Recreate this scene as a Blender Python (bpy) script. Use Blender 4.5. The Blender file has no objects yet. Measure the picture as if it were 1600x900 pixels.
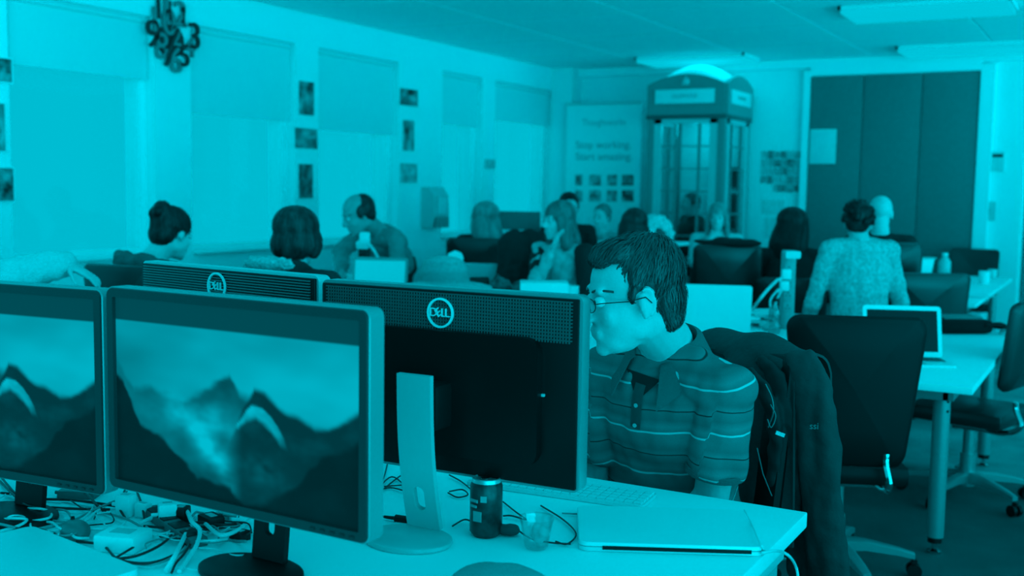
import bpy, bmesh, math, random
from mathutils import Vector, Matrix, noise
from mathutils.bvhtree import BVHTree
random.seed(7)
scene = bpy.context.scene
C = scene.collection
PI = math.pi
V = Vector

# ------------------------------------------------------------------ camera
F, HC = 1700.0, 1.48
YAW, PITCH, ROLL = math.radians(29.3), math.atan(158/1700.0), math.radians(-0.92)
cam_data = bpy.data.cameras.new('camera')
cam_data.sensor_width = 36.0
cam_data.lens = F/1600.0*36.0
cam_data.clip_start = 0.05
cam = bpy.data.objects.new('camera', cam_data)
C.objects.link(cam)
RC = Matrix.Rotation(YAW, 3, 'Z') @ Matrix.Rotation(PI/2-PITCH, 3, 'X') @ Matrix.Rotation(-ROLL, 3, 'Z')
cam.matrix_world = Matrix.Translation((0, 0, HC)) @ RC.to_4x4()
cam_data.dof.use_dof = True
cam_data.dof.focus_distance = 2.45
cam_data.dof.aperture_fstop = 3.4
scene.camera = cam

# ------------------------------------------------------------------ sky, window daylight and added fills (tinted cyan, everything else is grey)
TINT = (0.0, 0.78, 1.0)
WB = 0.662
world = bpy.data.worlds.new('world'); scene.world = world
world.use_nodes = True
bg = world.node_tree.nodes['Background']
bg.inputs[0].default_value = (0.0, TINT[1]*WB, TINT[2]*WB, 1)
bg.inputs[1].default_value = 1.0
scene.view_settings.view_transform = 'Standard'
scene.view_settings.look = 'None'
scene.view_settings.gamma = 1.0
scene.view_settings.exposure = 0.0

def sun(name, direction, strength, angle):
    l = bpy.data.lights.new(name, 'SUN'); l.energy = strength; l.angle = math.radians(angle); l.color = TINT
    o = bpy.data.objects.new(name, l); C.objects.link(o)
    o.rotation_euler = V(direction).to_track_quat('-Z', 'Y').to_euler()
    o.location = (0, 0, 6)
    return o
sun('window_daylight', (0.86, 0.30, -0.42), 0.28, 60)
sun('fill_from_the_right', (-0.93, 0.30, -0.04), 2.3, 70)  # added fill that lifts the window wall, no source seen there
sun('upward_fill_from_the_right', (-0.88, 0.20, 0.44), 1.5, 50)  # added fill aimed upward to brighten the ceiling
sun('fill_from_behind', (0.05, 1.0, 0.10), 0.25, 75)  # fill added behind the camera for the far wall
sun('upward_fill_for_the_ceiling', (-0.55, 0.76, 0.32), 2.6, 50)  # unseen low sun added, pointing up at the ceiling tiles
sun('overhead_fill_near_desks', (0.1, 0.25, -1.0), 0.32, 70)  # added overhead fill for the near desk, no real skylight
LAMP_W = 3.0

# pixel helpers: the camera's rays
cY, sY = math.cos(YAW), math.sin(YAW)
FWD = V((-sY, cY, 0)); RGT = V((cY, sY, 0))
CP = V((0, 0, HC))
def ray(px, py):
    return (RC @ V(((px-800)/F, (450-py)/F, -1))).normalized()
def Wd(px, py, d):
    r = ray(px, py); return CP + r*(d/r.dot(FWD))
def Wz(px, py, z):
    r = ray(px, py); return CP + r*((z-HC)/r.z)
def Wy(px, py, y):
    r = ray(px, py); return CP + r*(y/r.y)
def Wx(px, py, x):
    r = ray(px, py); return CP + r*(x/r.x)
def cdir(a, b):            # direction given right/away of the camera
    return (RGT*a + FWD*b).normalized()
def yaw_of(v):             # rotation that turns local +Y to v
    return math.atan2(v.y, v.x) - PI/2

# ------------------------------------------------------------------ materials
MATS = {}
def mat(name, v, rough=0.6, metal=0.0, spec=0.5, var=0.0, vscale=20, bump=0.0, bscale=60, stretch=None, emit=None, sheen=0, coat=0, trans=0):
    if name in MATS: return MATS[name]
    m = bpy.data.materials.new(name); m.use_nodes = True
    nt = m.node_tree; N = nt.nodes; L = nt.links
    b = N['Principled BSDF']
    b.inputs['Base Color'].default_value = (v, v, v, 1)
    b.inputs['Roughness'].default_value = rough
    b.inputs['Metallic'].default_value = metal
    b.inputs['Specular IOR Level'].default_value = spec
    if coat: b.inputs['Coat Weight'].default_value = coat
    if sheen: b.inputs['Sheen Weight'].default_value = sheen
    if var or bump:
        tc = N.new('ShaderNodeTexCoord'); mp = N.new('ShaderNodeMapping')
        L.new(tc.outputs['Object'], mp.inputs[0])
        if stretch: mp.inputs['Scale'].default_value = stretch
    if var:
        n = N.new('ShaderNodeTexNoise'); n.inputs['Scale'].default_value = vscale; n.inputs['Detail'].default_value = 5
        L.new(mp.outputs[0], n.inputs['Vector'])
        r = N.new('ShaderNodeMapRange'); r.inputs[1].default_value = .3; r.inputs[2].default_value = .7
        r.inputs[3].default_value = max(0, v-var); r.inputs[4].default_value = min(1, v+var)
        L.new(n.outputs[0], r.inputs[0]); L.new(r.outputs[0], b.inputs['Base Color'])
    if bump:
        n2 = N.new('ShaderNodeTexNoise'); n2.inputs['Scale'].default_value = bscale; n2.inputs['Detail'].default_value = 4
        L.new(mp.outputs[0], n2.inputs['Vector'])
        bp = N.new('ShaderNodeBump'); bp.inputs['Strength'].default_value = bump; bp.inputs['Distance'].default_value = .01
        L.new(n2.outputs[0], bp.inputs['Height']); L.new(bp.outputs[0], b.inputs['Normal'])
    if emit is not None:
        b.inputs['Emission Color'].default_value = (0, TINT[1]*emit, TINT[2]*emit, 1)
        b.inputs['Emission Strength'].default_value = 1
    MATS[name] = m
    return m

def attr_mat(name, attr='pic', emission=False, scale=1.0, rough=.6):
    if name in MATS: return MATS[name]
    m = bpy.data.materials.new(name); m.use_nodes = True
    nt = m.node_tree; N = nt.nodes; L = nt.links; b = N['Principled BSDF']
    a = N.new('ShaderNodeAttribute'); a.attribute_name = attr
    b.inputs['Roughness'].default_value = rough
    if emission:
        b.inputs['Base Color'].default_value = (.01, .01, .01, 1)
        mx = N.new('ShaderNodeVectorMath'); mx.operation = 'MULTIPLY'
        mx.inputs[1].default_value = (0, TINT[1]*scale, TINT[2]*scale)
        L.new(a.outputs['Color'], mx.inputs[0]); L.new(mx.outputs[0], b.inputs['Emission Color'])
        b.inputs['Emission Strength'].default_value = 1
    else:
        L.new(a.outputs['Color'], b.inputs['Base Color'])
    MATS[name] = m
    return m

def glass_mat(name, tint=.995, gloss=.03):
    if name in MATS: return MATS[name]
    m = bpy.data.materials.new(name); m.use_nodes = True
    nt = m.node_tree; N = nt.nodes; L = nt.links
    N.remove(N['Principled BSDF'])
    t = N.new('ShaderNodeBsdfTransparent'); t.inputs[0].default_value = (tint, tint, tint, 1)
    g = N.new('ShaderNodeBsdfGlossy'); g.inputs['Roughness'].default_value = .05
    mx = N.new('ShaderNodeMixShader'); mx.inputs[0].default_value = gloss
    L.new(t.outputs[0], mx.inputs[1]); L.new(g.outputs[0], mx.inputs[2]); L.new(mx.outputs[0], N['Material Output'].inputs[0])
    MATS[name] = m
    return m

WALL = mat('wall_paint', .86, .9, var=.01, vscale=3)
WALLB = mat('wall_paint_back', .84, .9, var=.02, vscale=2)
CEIL = mat('ceiling_tile', .93, .95, bump=.05, bscale=200)
WHITE = mat('white_laminate', .88, .55, spec=.35)
WHITEP = mat('white_plastic', .84, .4)
PAPER = mat('paper', .88, .8, var=.03, vscale=8)
BLACK = mat('black_leather', .004, .5, spec=.22)
BLACKP = mat('black_plastic', .006, .45, spec=.25)
DARK = mat('dark_plastic', .025, .5, spec=.3)
DARKF = mat('dark_fabric', .010, .9, spec=.2, bump=.2, bscale=40)
SILVER = mat('silver_plastic', .5, .4, metal=.1)
CHROME = mat('chrome', .6, .15, metal=1.0)
STEEL = mat('grey_steel', .3, .4, metal=.4)
ALU = mat('aluminium', .78, .35, metal=.2)
GLASS = glass_mat('pane_glass')

# ------------------------------------------------------------------ mesh helpers
def BM(): return bmesh.new()
def _T(bm, vs, M):
    bmesh.ops.transform(bm, matrix=M, verts=vs)
def box(bm, c, s, rot=None, bev=0):
    r = bmesh.ops.create_cube(bm, size=1)
    vs = r['verts']
    bmesh.ops.scale(bm, vec=V(s), verts=vs)
    if bev:
        es = list({e for v in vs for e in v.link_edges})
        rb = bmesh.ops.bevel(bm, geom=es, offset=bev, segments=2, affect='EDGES', profile=.6)
        vs = list({v for v in rb['verts']} | {v for v in vs if v.is_valid})
    M = Matrix.Translation(V(c)) @ (rot.to_4x4() if rot is not None else Matrix.Identity(4))
    _T(bm, vs, M)
    return bm
def frame_of(d, hint=V((0, 0, 1))):
    d = d.normalized()
    if abs(d.dot(hint)) > .98: hint = V((0, 1, 0)) if abs(d.y) < .9 else V((1, 0, 0))
    a = hint.cross(d).normalized(); b = d.cross(a).normalized()
    return a, b
def skin_rings(bm, rings, cap=True, closed=False):
    vr = [[bm.verts.new(p) for p in r] for r in rings]
    n = len(vr[0])
    rng = range(len(vr)) if closed else range(len(vr)-1)
    for i in rng:
        a, b = vr[i], vr[(i+1) % len(vr)]
        for j in range(n):
            bm.faces.new((a[j], a[(j+1) % n], b[(j+1) % n], b[j]))
    if cap and not closed:
        bm.faces.new(list(reversed(vr[0]))); bm.faces.new(vr[-1])
def tube(bm, pts, r, n=8, cap=True):
    pts = [V(p) for p in pts]; rs = r if isinstance(r, (list, tuple)) else [r]*len(pts)
    rings = []; a = None
    for i, p in enumerate(pts):
        d = (pts[min(i+1, len(pts)-1)] - pts[max(i-1, 0)])
        if d.length < 1e-9: d = V((0, 0, 1))
        d.normalize()
        if a is None: a, b = frame_of(d)
        else:
            a = (a - d*a.dot(d)); a = a.normalized() if a.length > 1e-6 else frame_of(d)[0]
            b = d.cross(a)
        rings.append([p + (a*math.cos(2*PI*k/n) + b*math.sin(2*PI*k/n))*rs[i] for k in range(n)])
    skin_rings(bm, rings, cap)
    return bm
def spline(pts, k=6):
    pts = [V(p) for p in pts]; out = []
    P = [pts[0]*2-pts[1]] + pts + [pts[-1]*2-pts[-2]]
    for i in range(1, len(P)-2):
        for j in range(k):
            t = j/k; a, b, c, d = P[i-1], P[i], P[i+1], P[i+2]
            out.append(.5*((2*b)+(c-a)*t+(2*a-5*b+4*c-d)*t*t+(3*b-a-3*c+d)*t**3))
    out.append(pts[-1]); return out
def cyl(bm, c, r, h, n=24, r2=None, axis=None):
    c = V(c); ax = V(axis).normalized() if axis is not None else V((0, 0, 1))
    a, b = frame_of(ax); r2 = r if r2 is None else r2
    skin_rings(bm, [[c+ax*z+(a*math.cos(2*PI*k/n)+b*math.sin(2*PI*k/n))*q for k in range(n)] for z, q in ((-h/2, r), (h/2, r2))])
    return bm
def lathe(bm, c, prof, n=24, axis=None):
    c = V(c); ax = V(axis).normalized() if axis is not None else V((0, 0, 1)); a, b = frame_of(ax)
    skin_rings(bm, [[c+ax*z+(a*math.cos(2*PI*k/n)+b*math.sin(2*PI*k/n))*max(q, 1e-4) for k in range(n)] for z, q in prof])
    return bm
def prism(bm, poly, d, o=V((0, 0, 0)), ux=V((1, 0, 0)), uy=V((0, 0, 1))):
    """extrude a 2-D outline by d along ux x uy"""
    nrm = ux.cross(uy).normalized()
    a = [bm.verts.new(o+ux*x+uy*y) for x, y in poly]; b = [bm.verts.new(o+ux*x+uy*y+nrm*d) for x, y in poly]
    n = len(a)
    bm.faces.new(list(reversed(a))); bm.faces.new(b)
    for i in range(n): bm.faces.new((a[i], a[(i+1) % n], b[(i+1) % n], b[i]))
    return bm
def rrect(w, h, r, n=5, cx=0, cy=0):
    out = []
    for (sx, sy, a0) in ((1, 1, 0), (-1, 1, 90), (-1, -1, 180), (1, -1, 270)):
        for k in range(n+1):
            a = math.radians(a0+90*k/n)
            out.append((cx+sx*(w/2-r)+r*math.cos(a), cy+sy*(h/2-r)+r*math.sin(a)))
    return out
def ell(bm, c, r, R=None, sub=3):
    q = bmesh.ops.create_icosphere(bm, subdivisions=sub, radius=1)
    M = Matrix.Translation(V(c)) @ (R.to_4x4() if R is not None else Matrix.Identity(4)) @ Matrix.Diagonal((r[0], r[1], r[2], 1))
    _T(bm, q['verts'], M)
def cap(bm, p0, p1, r0, r1, n=12):
    p0 = V(p0); p1 = V(p1); d = p1-p0
    if d.length < 1e-5: ell(bm, p0, (r0, r0, r0)); return
    u = d.normalized(); pts = []; rs = []
    for k in range(5):
        a = PI/2*k/5; pts.append(p0-u*r0*math.cos(a)); rs.append(max(r0*math.sin(a), .0004))
    for k in range(5):
        a = PI/2*k/4; pts.append(p1+u*r1*math.sin(a)); rs.append(max(r1*math.cos(a), .0004))
    tube(bm, pts, rs, n)
def eloft(bm, secs, side, n=20):
    """closed loft of elliptic sections (centre, half width along side, half depth)"""
    side = V(side).normalized(); rings = []
    m = len(secs); full = []
    c0, a0, b0 = secs[0]; c1, a1, b1 = secs[-1]
    d0 = (V(secs[1][0])-V(c0)).normalized(); d1 = (V(c1)-V(secs[-2][0])).normalized()
    full.append((V(c0)-d0*min(a0, b0)*.5, a0*.35, b0*.35)); full.append((V(c0)-d0*min(a0, b0)*.35, a0*.75, b0*.75))
    full += [(V(c), a, b) for c, a, b in secs]
    full.append((V(c1)+d1*min(a1, b1)*.3, a1*.75, b1*.75)); full.append((V(c1)+d1*min(a1, b1)*.45, a1*.35, b1*.35))
    for i, (c, a, b) in enumerate(full):
        d = (full[min(i+1, len(full)-1)][0]-full[max(i-1, 0)][0]).normalized()
        s = (side-d*side.dot(d)).normalized(); t = d.cross(s)
        rings.append([c+s*a*math.cos(2*PI*k/n)+t*b*math.sin(2*PI*k/n) for k in range(n)])
    skin_rings(bm, rings)

def mesh_of(bm, smooth=True, angle=40):
    bmesh.ops.recalc_face_normals(bm, faces=bm.faces)
    me = bpy.data.meshes.new('m'); bm.to_mesh(me); bm.free()
    if smooth:
        for p in me.polygons: p.use_smooth = True
        try: me.set_sharp_from_angle(angle=math.radians(angle))
        except Exception: pass
    return me
def obj(name, bm, m, parent=None, smooth=True, loc=None, rotz=0, angle=40):
    me = bm if isinstance(bm, bpy.types.Mesh) else mesh_of(bm, smooth, angle)
    me.name = name
    if m is not None and not me.materials: me.materials.append(m)
    o = bpy.data.objects.new(name, me); C.objects.link(o)
    if parent is not None: o.parent = parent
    elif loc is not None:
        o.location = loc; o.rotation_euler.z = rotz
    else:                                            # move the origin to the base of the mesh
        xs = [v.co for v in me.vertices]
        c = V((sum(v.x for v in xs)/len(xs), sum(v.y for v in xs)/len(xs), min(v.z for v in xs)))
        me.transform(Matrix.Translation(-c)); o.location = c
    return o
def tag(o, label, cat, group=None, kind=None):
    if label: o['label'] = label
    if cat: o['category'] = cat
    if group: o['group'] = group
    if kind: o['kind'] = kind
    return o
def thing(name, label, cat, loc=(0, 0, 0), rotz=0, group=None):
    o = bpy.data.objects.new(name, None); C.objects.link(o)
    o.location = loc; o.rotation_euler = (0, 0, rotz); o.empty_display_size = .1
    return tag(o, label, cat, group)
def struct(name, bm, m, parent=None, smooth=False):
    o = obj(name, bm, m, parent, smooth, loc=(0, 0, 0) if parent is None else None)
    if parent is None: o['kind'] = 'structure'
    return o
KIDS = {}
def copy_tree(o, parent=None):
    c = o.copy(); C.objects.link(c)
    if parent is not None: c.parent = parent
    for ch in [k for k in bpy.data.objects if k.parent == o and k != c]: copy_tree(ch, c)
    return c
def place_copy(src, loc, rotz, label, group=None):
    c = copy_tree(src); c.location = loc; c.rotation_euler = (0, 0, rotz); c['label'] = label
    if group: c['group'] = group
    return c
def text_mesh(s, size, depth=.002, align='CENTER'):
    cu = bpy.data.curves.new('t', 'FONT'); cu.body = s; cu.size = size; cu.extrude = depth; cu.align_x = align; cu.align_y = 'CENTER'
    o = bpy.data.objects.new('t', cu); C.objects.link(o)
    dg = bpy.context.evaluated_depsgraph_get(); dg.update()
    me = bpy.data.meshes.new_from_object(o.evaluated_get(dg))
    bpy.data.objects.remove(o); bpy.data.curves.remove(cu)
    me.materials.clear()
    return me
def picture(nx, ny, w, h, fn, o=V((0, 0, 0)), ux=V((1, 0, 0)), uy=V((0, 0, 1)), thick=.001):
    """flat print: a grid whose vertices carry the picture's tone (0..1)"""
    me = bpy.data.meshes.new('picture')
    vs = []; fs = []; cols = []
    for j in range(ny+1):
        for i in range(nx+1):
            u, v = i/nx, j/ny
            vs.append(o+ux*(u-.5)*w+uy*(.5-v)*h); cols.append(max(0, min(1, fn(u, v))))
    for j in range(ny):
        for i in range(nx):
            a = j*(nx+1)+i; fs.append((a, a+nx+1, a+nx+2, a+1))
    me.from_pydata(vs, [], fs)
    ca = me.color_attributes.new('pic', 'FLOAT_COLOR', 'POINT')
    for k, c in enumerate(cols): ca.data[k].color = (c, c, c, 1)
    return me
def remesh(bm, voxel, smooth=4, disp=None, fac=.5):
    bmesh.ops.recalc_face_normals(bm, faces=bm.faces)
    me = bpy.data.meshes.new('r'); bm.to_mesh(me); bm.free()
    o = bpy.data.objects.new('r', me); C.objects.link(o)
    md = o.modifiers.new('r', 'REMESH'); md.mode = 'VOXEL'; md.voxel_size = voxel
    if smooth:
        ms = o.modifiers.new('s', 'SMOOTH'); ms.factor = fac; ms.iterations = smooth
    dg = bpy.context.evaluated_depsgraph_get(); dg.update()
    out = bpy.data.meshes.new_from_object(o.evaluated_get(dg))
    bpy.data.objects.remove(o); bpy.data.meshes.remove(me)
    if disp:
        ns = [v.normal.copy() for v in out.vertices]
        for v, n in zip(out.vertices, ns): v.co = v.co + n*disp(v.co)
    for p in out.polygons: p.use_smooth = True
    return out
def noi(p, s, seed=0.0): return noise.noise(V((p[0]*s+seed, p[1]*s+seed*2, p[2]*s-seed)))
def nz(u, v, s, seed=0): return noise.noise(V((u*s+seed*13.1, v*s+seed*7.7, seed*3.3)))
def fb(u, v, s, seed=0): return nz(u, v, s, seed)+.5*nz(u, v, s*2.1, seed+1)+.25*nz(u, v, s*4.3, seed+2)

# ================================================================== THE ROOM
CZ = 2.88                 # ceiling height
XL = -5.99                # window wall
YB = 11.78                # far wall
XR = 3.2                  # room continues on the right
XE = -.90                 # the far wall ends here
# floor: carpet
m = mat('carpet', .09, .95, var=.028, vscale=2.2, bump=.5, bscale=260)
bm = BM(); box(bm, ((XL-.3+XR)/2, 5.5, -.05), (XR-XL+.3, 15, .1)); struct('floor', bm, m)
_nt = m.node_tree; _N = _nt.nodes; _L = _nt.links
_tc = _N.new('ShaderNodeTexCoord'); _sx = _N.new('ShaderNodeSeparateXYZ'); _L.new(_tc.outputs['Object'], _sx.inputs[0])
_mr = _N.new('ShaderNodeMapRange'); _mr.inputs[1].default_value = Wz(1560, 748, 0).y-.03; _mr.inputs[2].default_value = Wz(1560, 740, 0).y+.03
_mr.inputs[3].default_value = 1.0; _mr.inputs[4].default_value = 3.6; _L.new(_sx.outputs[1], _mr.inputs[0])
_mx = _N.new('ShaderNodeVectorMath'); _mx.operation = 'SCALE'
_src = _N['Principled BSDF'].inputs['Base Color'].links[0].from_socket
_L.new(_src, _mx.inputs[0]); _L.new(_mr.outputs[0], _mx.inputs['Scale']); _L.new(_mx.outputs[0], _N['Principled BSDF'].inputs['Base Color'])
# ceiling slab with individual tiles under it
bm = BM(); box(bm, ((XL-.3+XR)/2, 8.4, CZ+.09), (XR-XL+.3, 8.6, .1)); ceiling = struct('ceiling', bm, CEIL)
tile_me = mesh_of(box(BM(), (0, 0, 0), (1.19, 1.19, .02), bev=.006), False); tile_me.materials.append(CEIL)
nxt = 7
for i in range(nxt):
    for j in range(5):
        x = XL+.62+1.2*i; y = YB-.62-1.2*j
        o = bpy.data.objects.new('ceiling_tile', tile_me); C.objects.link(o); o.parent = ceiling; o.location = (x, y, CZ+.012)
bm = BM()
for i in range(nxt+1): box(bm, (XL+.02+1.2*i, YB-3, CZ+.026), (.03, 6, .02))
for j in range(6): box(bm, ((XL+2.2), YB-.02-1.2*j, CZ+.026), (8.4, .03, .02))
obj('tile_grid', bm, STEEL, ceiling, False)
# far wall
bm = BM(); box(bm, ((XL-.2+XE)/2, YB+.1, CZ/2+.02), (XE-XL+.2, .2, CZ+.04))
struct('wall_back', bm, WALLB)
bm = BM(); box(bm, (XE-.06, YB+.9, CZ/2+.02), (.12, 1.4, CZ+.04)); struct('wall_return', bm, WALLB)
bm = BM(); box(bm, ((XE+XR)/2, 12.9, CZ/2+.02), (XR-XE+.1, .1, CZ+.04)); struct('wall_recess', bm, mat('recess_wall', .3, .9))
# cornice along the top of the far wall
bm = BM(); box(bm, ((XL+XE)/2, YB-.03, CZ-.05), (XE-XL, .06, .1), bev=.01); struct('trim_1', bm, WALL)
bm = BM(); box(bm, ((XL+XE)/2, YB-.01, .06), (XE-XL, .02, .12)); struct('baseboard_back', bm, WALL)
# window wall: piers between window openings, sill wall and head
SILL, HEAD = .95, 2.62
def ywall(px): return Wx(px, 290, XL).y
pier_px = [(-140, 18), (243, 300), (462, 498), (622, 690), (752, 772), (862, 868)]
piers = [(ywall(a), ywall(b)) for a, b in pier_px]
piers[-1] = (piers[-1][0], YB)
bm = BM()
box(bm, (XL-.15, 5.5, SILL/2), (.3, 13, SILL)); box(bm, (XL-.15, 5.5, (HEAD+CZ)/2+.02), (.3, 13, CZ-HEAD+.04))
for a, b in piers: box(bm, (XL-.15, (a+b)/2, (SILL+HEAD)/2), (.3, b-a, HEAD-SILL))
y0 = piers[0][0]
box(bm, (XL-.15, (y0-.9), (SILL+HEAD)/2), (.3, .5, HEAD-SILL))
struct('wall_left', bm, WALL)
wins = [(-1.0, y0-1.15), (y0-.65, y0)] + [(piers[i][1], piers[i+1][0]) for i in range(5)]
FRM = mat('window_frame', .86, .5)
BLIND = mat('roller_blind', .73, .85)
blind_h = [.3, .3, .42, .62, .66, .5, .4]
for k, (a, b) in enumerate(wins):
    if b-a < .2: continue
    w = bpy.data.objects.new('window_%d' % (k+1), None); C.objects.link(w); w['kind'] = 'structure'; w.location = (XL-.12, (a+b)/2, SILL)
    W_, H_ = b-a, HEAD-SILL
    bm = BM()
    for y in (-W_/2+.03, W_/2-.03): box(bm, (0, y, H_/2), (.05, .06, H_))
    for z in (.03, H_-.03): box(bm, (0, 0, z), (.05, W_-.12, .06))
    obj('window_frame', bm, FRM, w, False)
    bm = BM(); box(bm, (0, 0, H_/2), (.008, W_-.12, H_-.12)); obj('pane', bm, GLASS, w, False)
    bm = BM(); box(bm, (.09, 0, .012), (.2, W_-.01, .024), bev=.005); obj('window_sill', bm, FRM, w, False)
    bm = BM(); box(bm, (.08, 0, H_-blind_h[k]/2), (.006, W_-.06, blind_h[k])); cyl(bm, (.08, 0, H_-.03), .022, W_-.06, 12, axis=(0, 1, 0))
    bl = obj('roller_blind', bm, BLIND, w, False)
    bm = BM(); box(bm, (.08, 0, H_-blind_h[k]-.008), (.012, W_-.06, .02)); obj('blind_bar', bm, BLIND, bl, False)
# folding partition of three dark panels in the far wall
PD = mat('partition_panel', .17, .32, spec=.4, var=.008, vscale=30)
xa, xb = Wy(1264, 250, YB).x, Wy(1526, 250, YB).x
ptop = Wy(1400, 116, YB).z
part_ = bpy.data.objects.new('door_1', None); C.objects.link(part_); part_['kind'] = 'structure'; part_.location = (xa, YB, 0)
splits = [0, (Wy(1346, 250, YB).x-xa), (Wy(1437, 250, YB).x-xa), xb-xa]
for k in range(3):
    a, b = splits[k], splits[k+1]
    bm = BM(); box(bm, ((a+b)/2, -.025+.004*(k % 2), ptop/2), (b-a-.008, .045, ptop-.01), bev=.004); obj('panel', bm, PD, part_)
bm = BM()
box(bm, (-.04, -.03, ptop/2), (.07, .07, ptop+.12)); box(bm, (xb-xa+.07, -.03, ptop/2), (.13, .07, ptop+.12)); box(bm, ((xb-xa)/2, -.03, ptop+.06), (xb-xa+.01, .07, .11))
obj('door_frame', bm, WALL, part_, False)
# fixed flush panel pieces left of the booth, and the corner pillar
bm = BM(); box(bm, (XL+.14, YB-.12, CZ/2), (.28, .24, CZ)); struct('trim_2', bm, mat('pillar_paint', .76, .9))

# ------------------------------------------------------------------ ceiling lights
DIFF = mat('light_diffuser', .05, .6, emit=WB*.97)
RIM = mat('light_rim', .8, .5)
def ceiling_light(x, y, label, w=1.2, d=.6, power=LAMP_W, rz=0, group=None):
    t = thing('ceiling_light', label, 'ceiling light', (x, y, CZ-.02), rz, group)
    bm = BM()
    for s in (-1, 1):
        box(bm, (s*(w/2-.012), 0, 0), (.024, d, .03)); box(bm, (0, s*(d/2-.012), 0), (w, .024, .03))
    obj('frame', bm, RIM, t, False)
    bm = BM(); box(bm, (0, 0, -.022), (w-.03, d-.03, .04), bev=.012); obj('diffuser', bm, DIFF, t, False)
    if power:
        l = bpy.data.lights.new('tube_lamp', 'AREA'); l.shape = 'RECTANGLE'; l.size = w-.06; l.size_y = d-.06; l.energy = power; l.color = TINT
        o = bpy.data.objects.new('tube_lamp', l); C.objects.link(o); o.parent = t; o.location = (0, 0, -.05)
    return t
vis = [(1450, 10, 'long ceiling light at the top right of the room, cut off by the frame'),
       (1515, 76, 'ceiling light just above the dark partition'),
       (1090, 90, 'ceiling light just above the phone box')]
for px, py, lab in vis:
    p = Wz(px, py, CZ)
    ceiling_light(p.x, min(p.y, YB-.5), lab, power=0 if px > 1500 else LAMP_W)

# ================================================================== TABLES
LEGM = mat('table_leg_steel', .30, .4, metal=.3)
def table(label, x0, x1, y0, y1, z, legs, th=.03, top=None, r=.034, group=None, name='table'):
    cx, cy_ = (x0+x1)/2, (y0+y1)/2
    t = thing(name, label, 'table' if name == 'table' else 'desk', (cx, cy_, 0), 0, group)
    bm = BM(); box(bm, (0, 0, z-th/2), (x1-x0, y1-y0, th), bev=.004); obj('tabletop', bm, top or WHITE, t)
    bm = BM()
    for s in (-1, 1):
        box(bm, (0, s*((y1-y0)/2-.12), z-th-.025), (x1-x0-.2, .04, .05)); box(bm, (s*((x1-x0)/2-.1), 0, z-th-.025), (.04, y1-y0-.2, .05))
    obj('frame', bm, STEEL, t, False)
    for (lx, ly) in legs:
        bm = BM(); cyl(bm, (lx-cx, ly-cy_, (z-th+.07)/2), r, z-th-.07, 20); l = obj('leg', bm, LEGM, t)
        bm = BM(); cyl(bm, (lx-cx, ly-cy_, .062), r*.85, .03, 16); obj('collar', bm, BLACKP, l)
        bm = BM(); lathe(bm, (lx-cx, ly-cy_, 0), [(0, r*.8), (.012, r*.85), (.02, r*.3), (.05, r*.3)], 16); obj('foot', bm, CHROME, l)
        for q in (.06, .10):
            a = math.radians(-40); bm = BM()
            cyl(bm, (lx-cx+math.cos(a)*r, ly-cy_+math.sin(a)*r, z-th-q), .006, .004, 8, axis=(math.cos(a), math.sin(a), 0))
            obj('bolt', bm, BLACKP, l)
    return t
Z1, Z2 = .80, .73
c1 = Wz(1262, 800, Z1)
X1, Y1 = c1.x, c1.y
desk_main = table('white desk in the foreground holding the monitors and cables', -3.6, X1, .95, Y1, Z1,
      [(-3.4, 1.1), (-3.4, Y1-.15), (X1-.62, Y1-.12), (X1-.62, 1.1)], th=.034, name='desk')
c2 = Wz(1520, 606, Z2)
X2, Y2a = c2.x, c2.y
Y2b = Wz(1588, 520, Z2).y
table('white table with the open laptop, right behind the black office chair', -2.3, X2, Y2a, Y2b, Z2,
      [(X2-.13, Y2a+.16), (X2-.12, Y2b-.14), (-2.15, Y2a+.16), (-2.15, Y2b-.14)])
table('white table behind the monitors where the bob-haired woman sits', -3.38, -2.32, Y2a+.02, 5.98, Z2,
      [(-3.25, Y2a+.15), (-2.45, Y2a+.15), (-3.25, 5.85), (-2.45, 5.85)])
table('white table by the windows in front of the woman with the bun', -5.5, -3.45, 4.5, 5.95, Z2,
      [(-5.35, 4.65), (-3.6, 4.65), (-5.35, 5.8), (-3.6, 5.8)])
c3 = Wz(1545, 471, Z2)
table('far white table at right, in front of the partition, with bottles on it', -2.62, -.86, 8.05, 10.8, Z2,
      [(-1.0, 8.2), (-1.0, 10.65), (-2.5, 8.2), (-2.5, 10.65)])
table('small white table left of the long table, carrying a white laptop', -4.2, -3.42, 6.55, 7.0, Z2,
      [(-4.1, 6.62), (-3.52, 6.62), (-4.1, 6.93), (-3.52, 6.93)], r=.025)
table('tall white counter in front of the phone box', -4.05, -3.36, 8.2, 9.2, 1.02,
      [(-3.95, 8.3), (-3.46, 8.3), (-3.95, 9.1), (-3.46, 9.1)], r=.025)
table('white side table by the windows under the grey monitor and boxes', -5.7, -4.4, 8.45, 9.3, Z2,
      [(-5.6, 8.55), (-4.5, 8.55), (-5.6, 9.2), (-4.5, 9.2)], r=.025)
# drawer unit under the near desk
t = thing('drawer_unit', 'grey drawer unit under the right end of the foreground desk', 'drawers', (X1-.26, Y1-.36, 0))
bm = BM(); box(bm, (0, 0, .37), (.44, .58, .68), bev=.006); obj('cabinet_body', bm, SILVER, t)
bm = BM(); box(bm, (0, 0, .722), (.46, .60, .025), bev=.004); obj('cabinet_top', bm, ALU, t)
for k in range(3):
    bm = BM(); box(bm, (.226, 0, .17+.2*k), (.012, .54, .185), bev=.003); d_ = obj('drawer', bm, ALU, t)
    bm = BM(); box(bm, (.238, 0, .225+.2*k), (.012, .14, .015), bev=.003); obj('handle', bm, DARK, d_)

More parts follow.
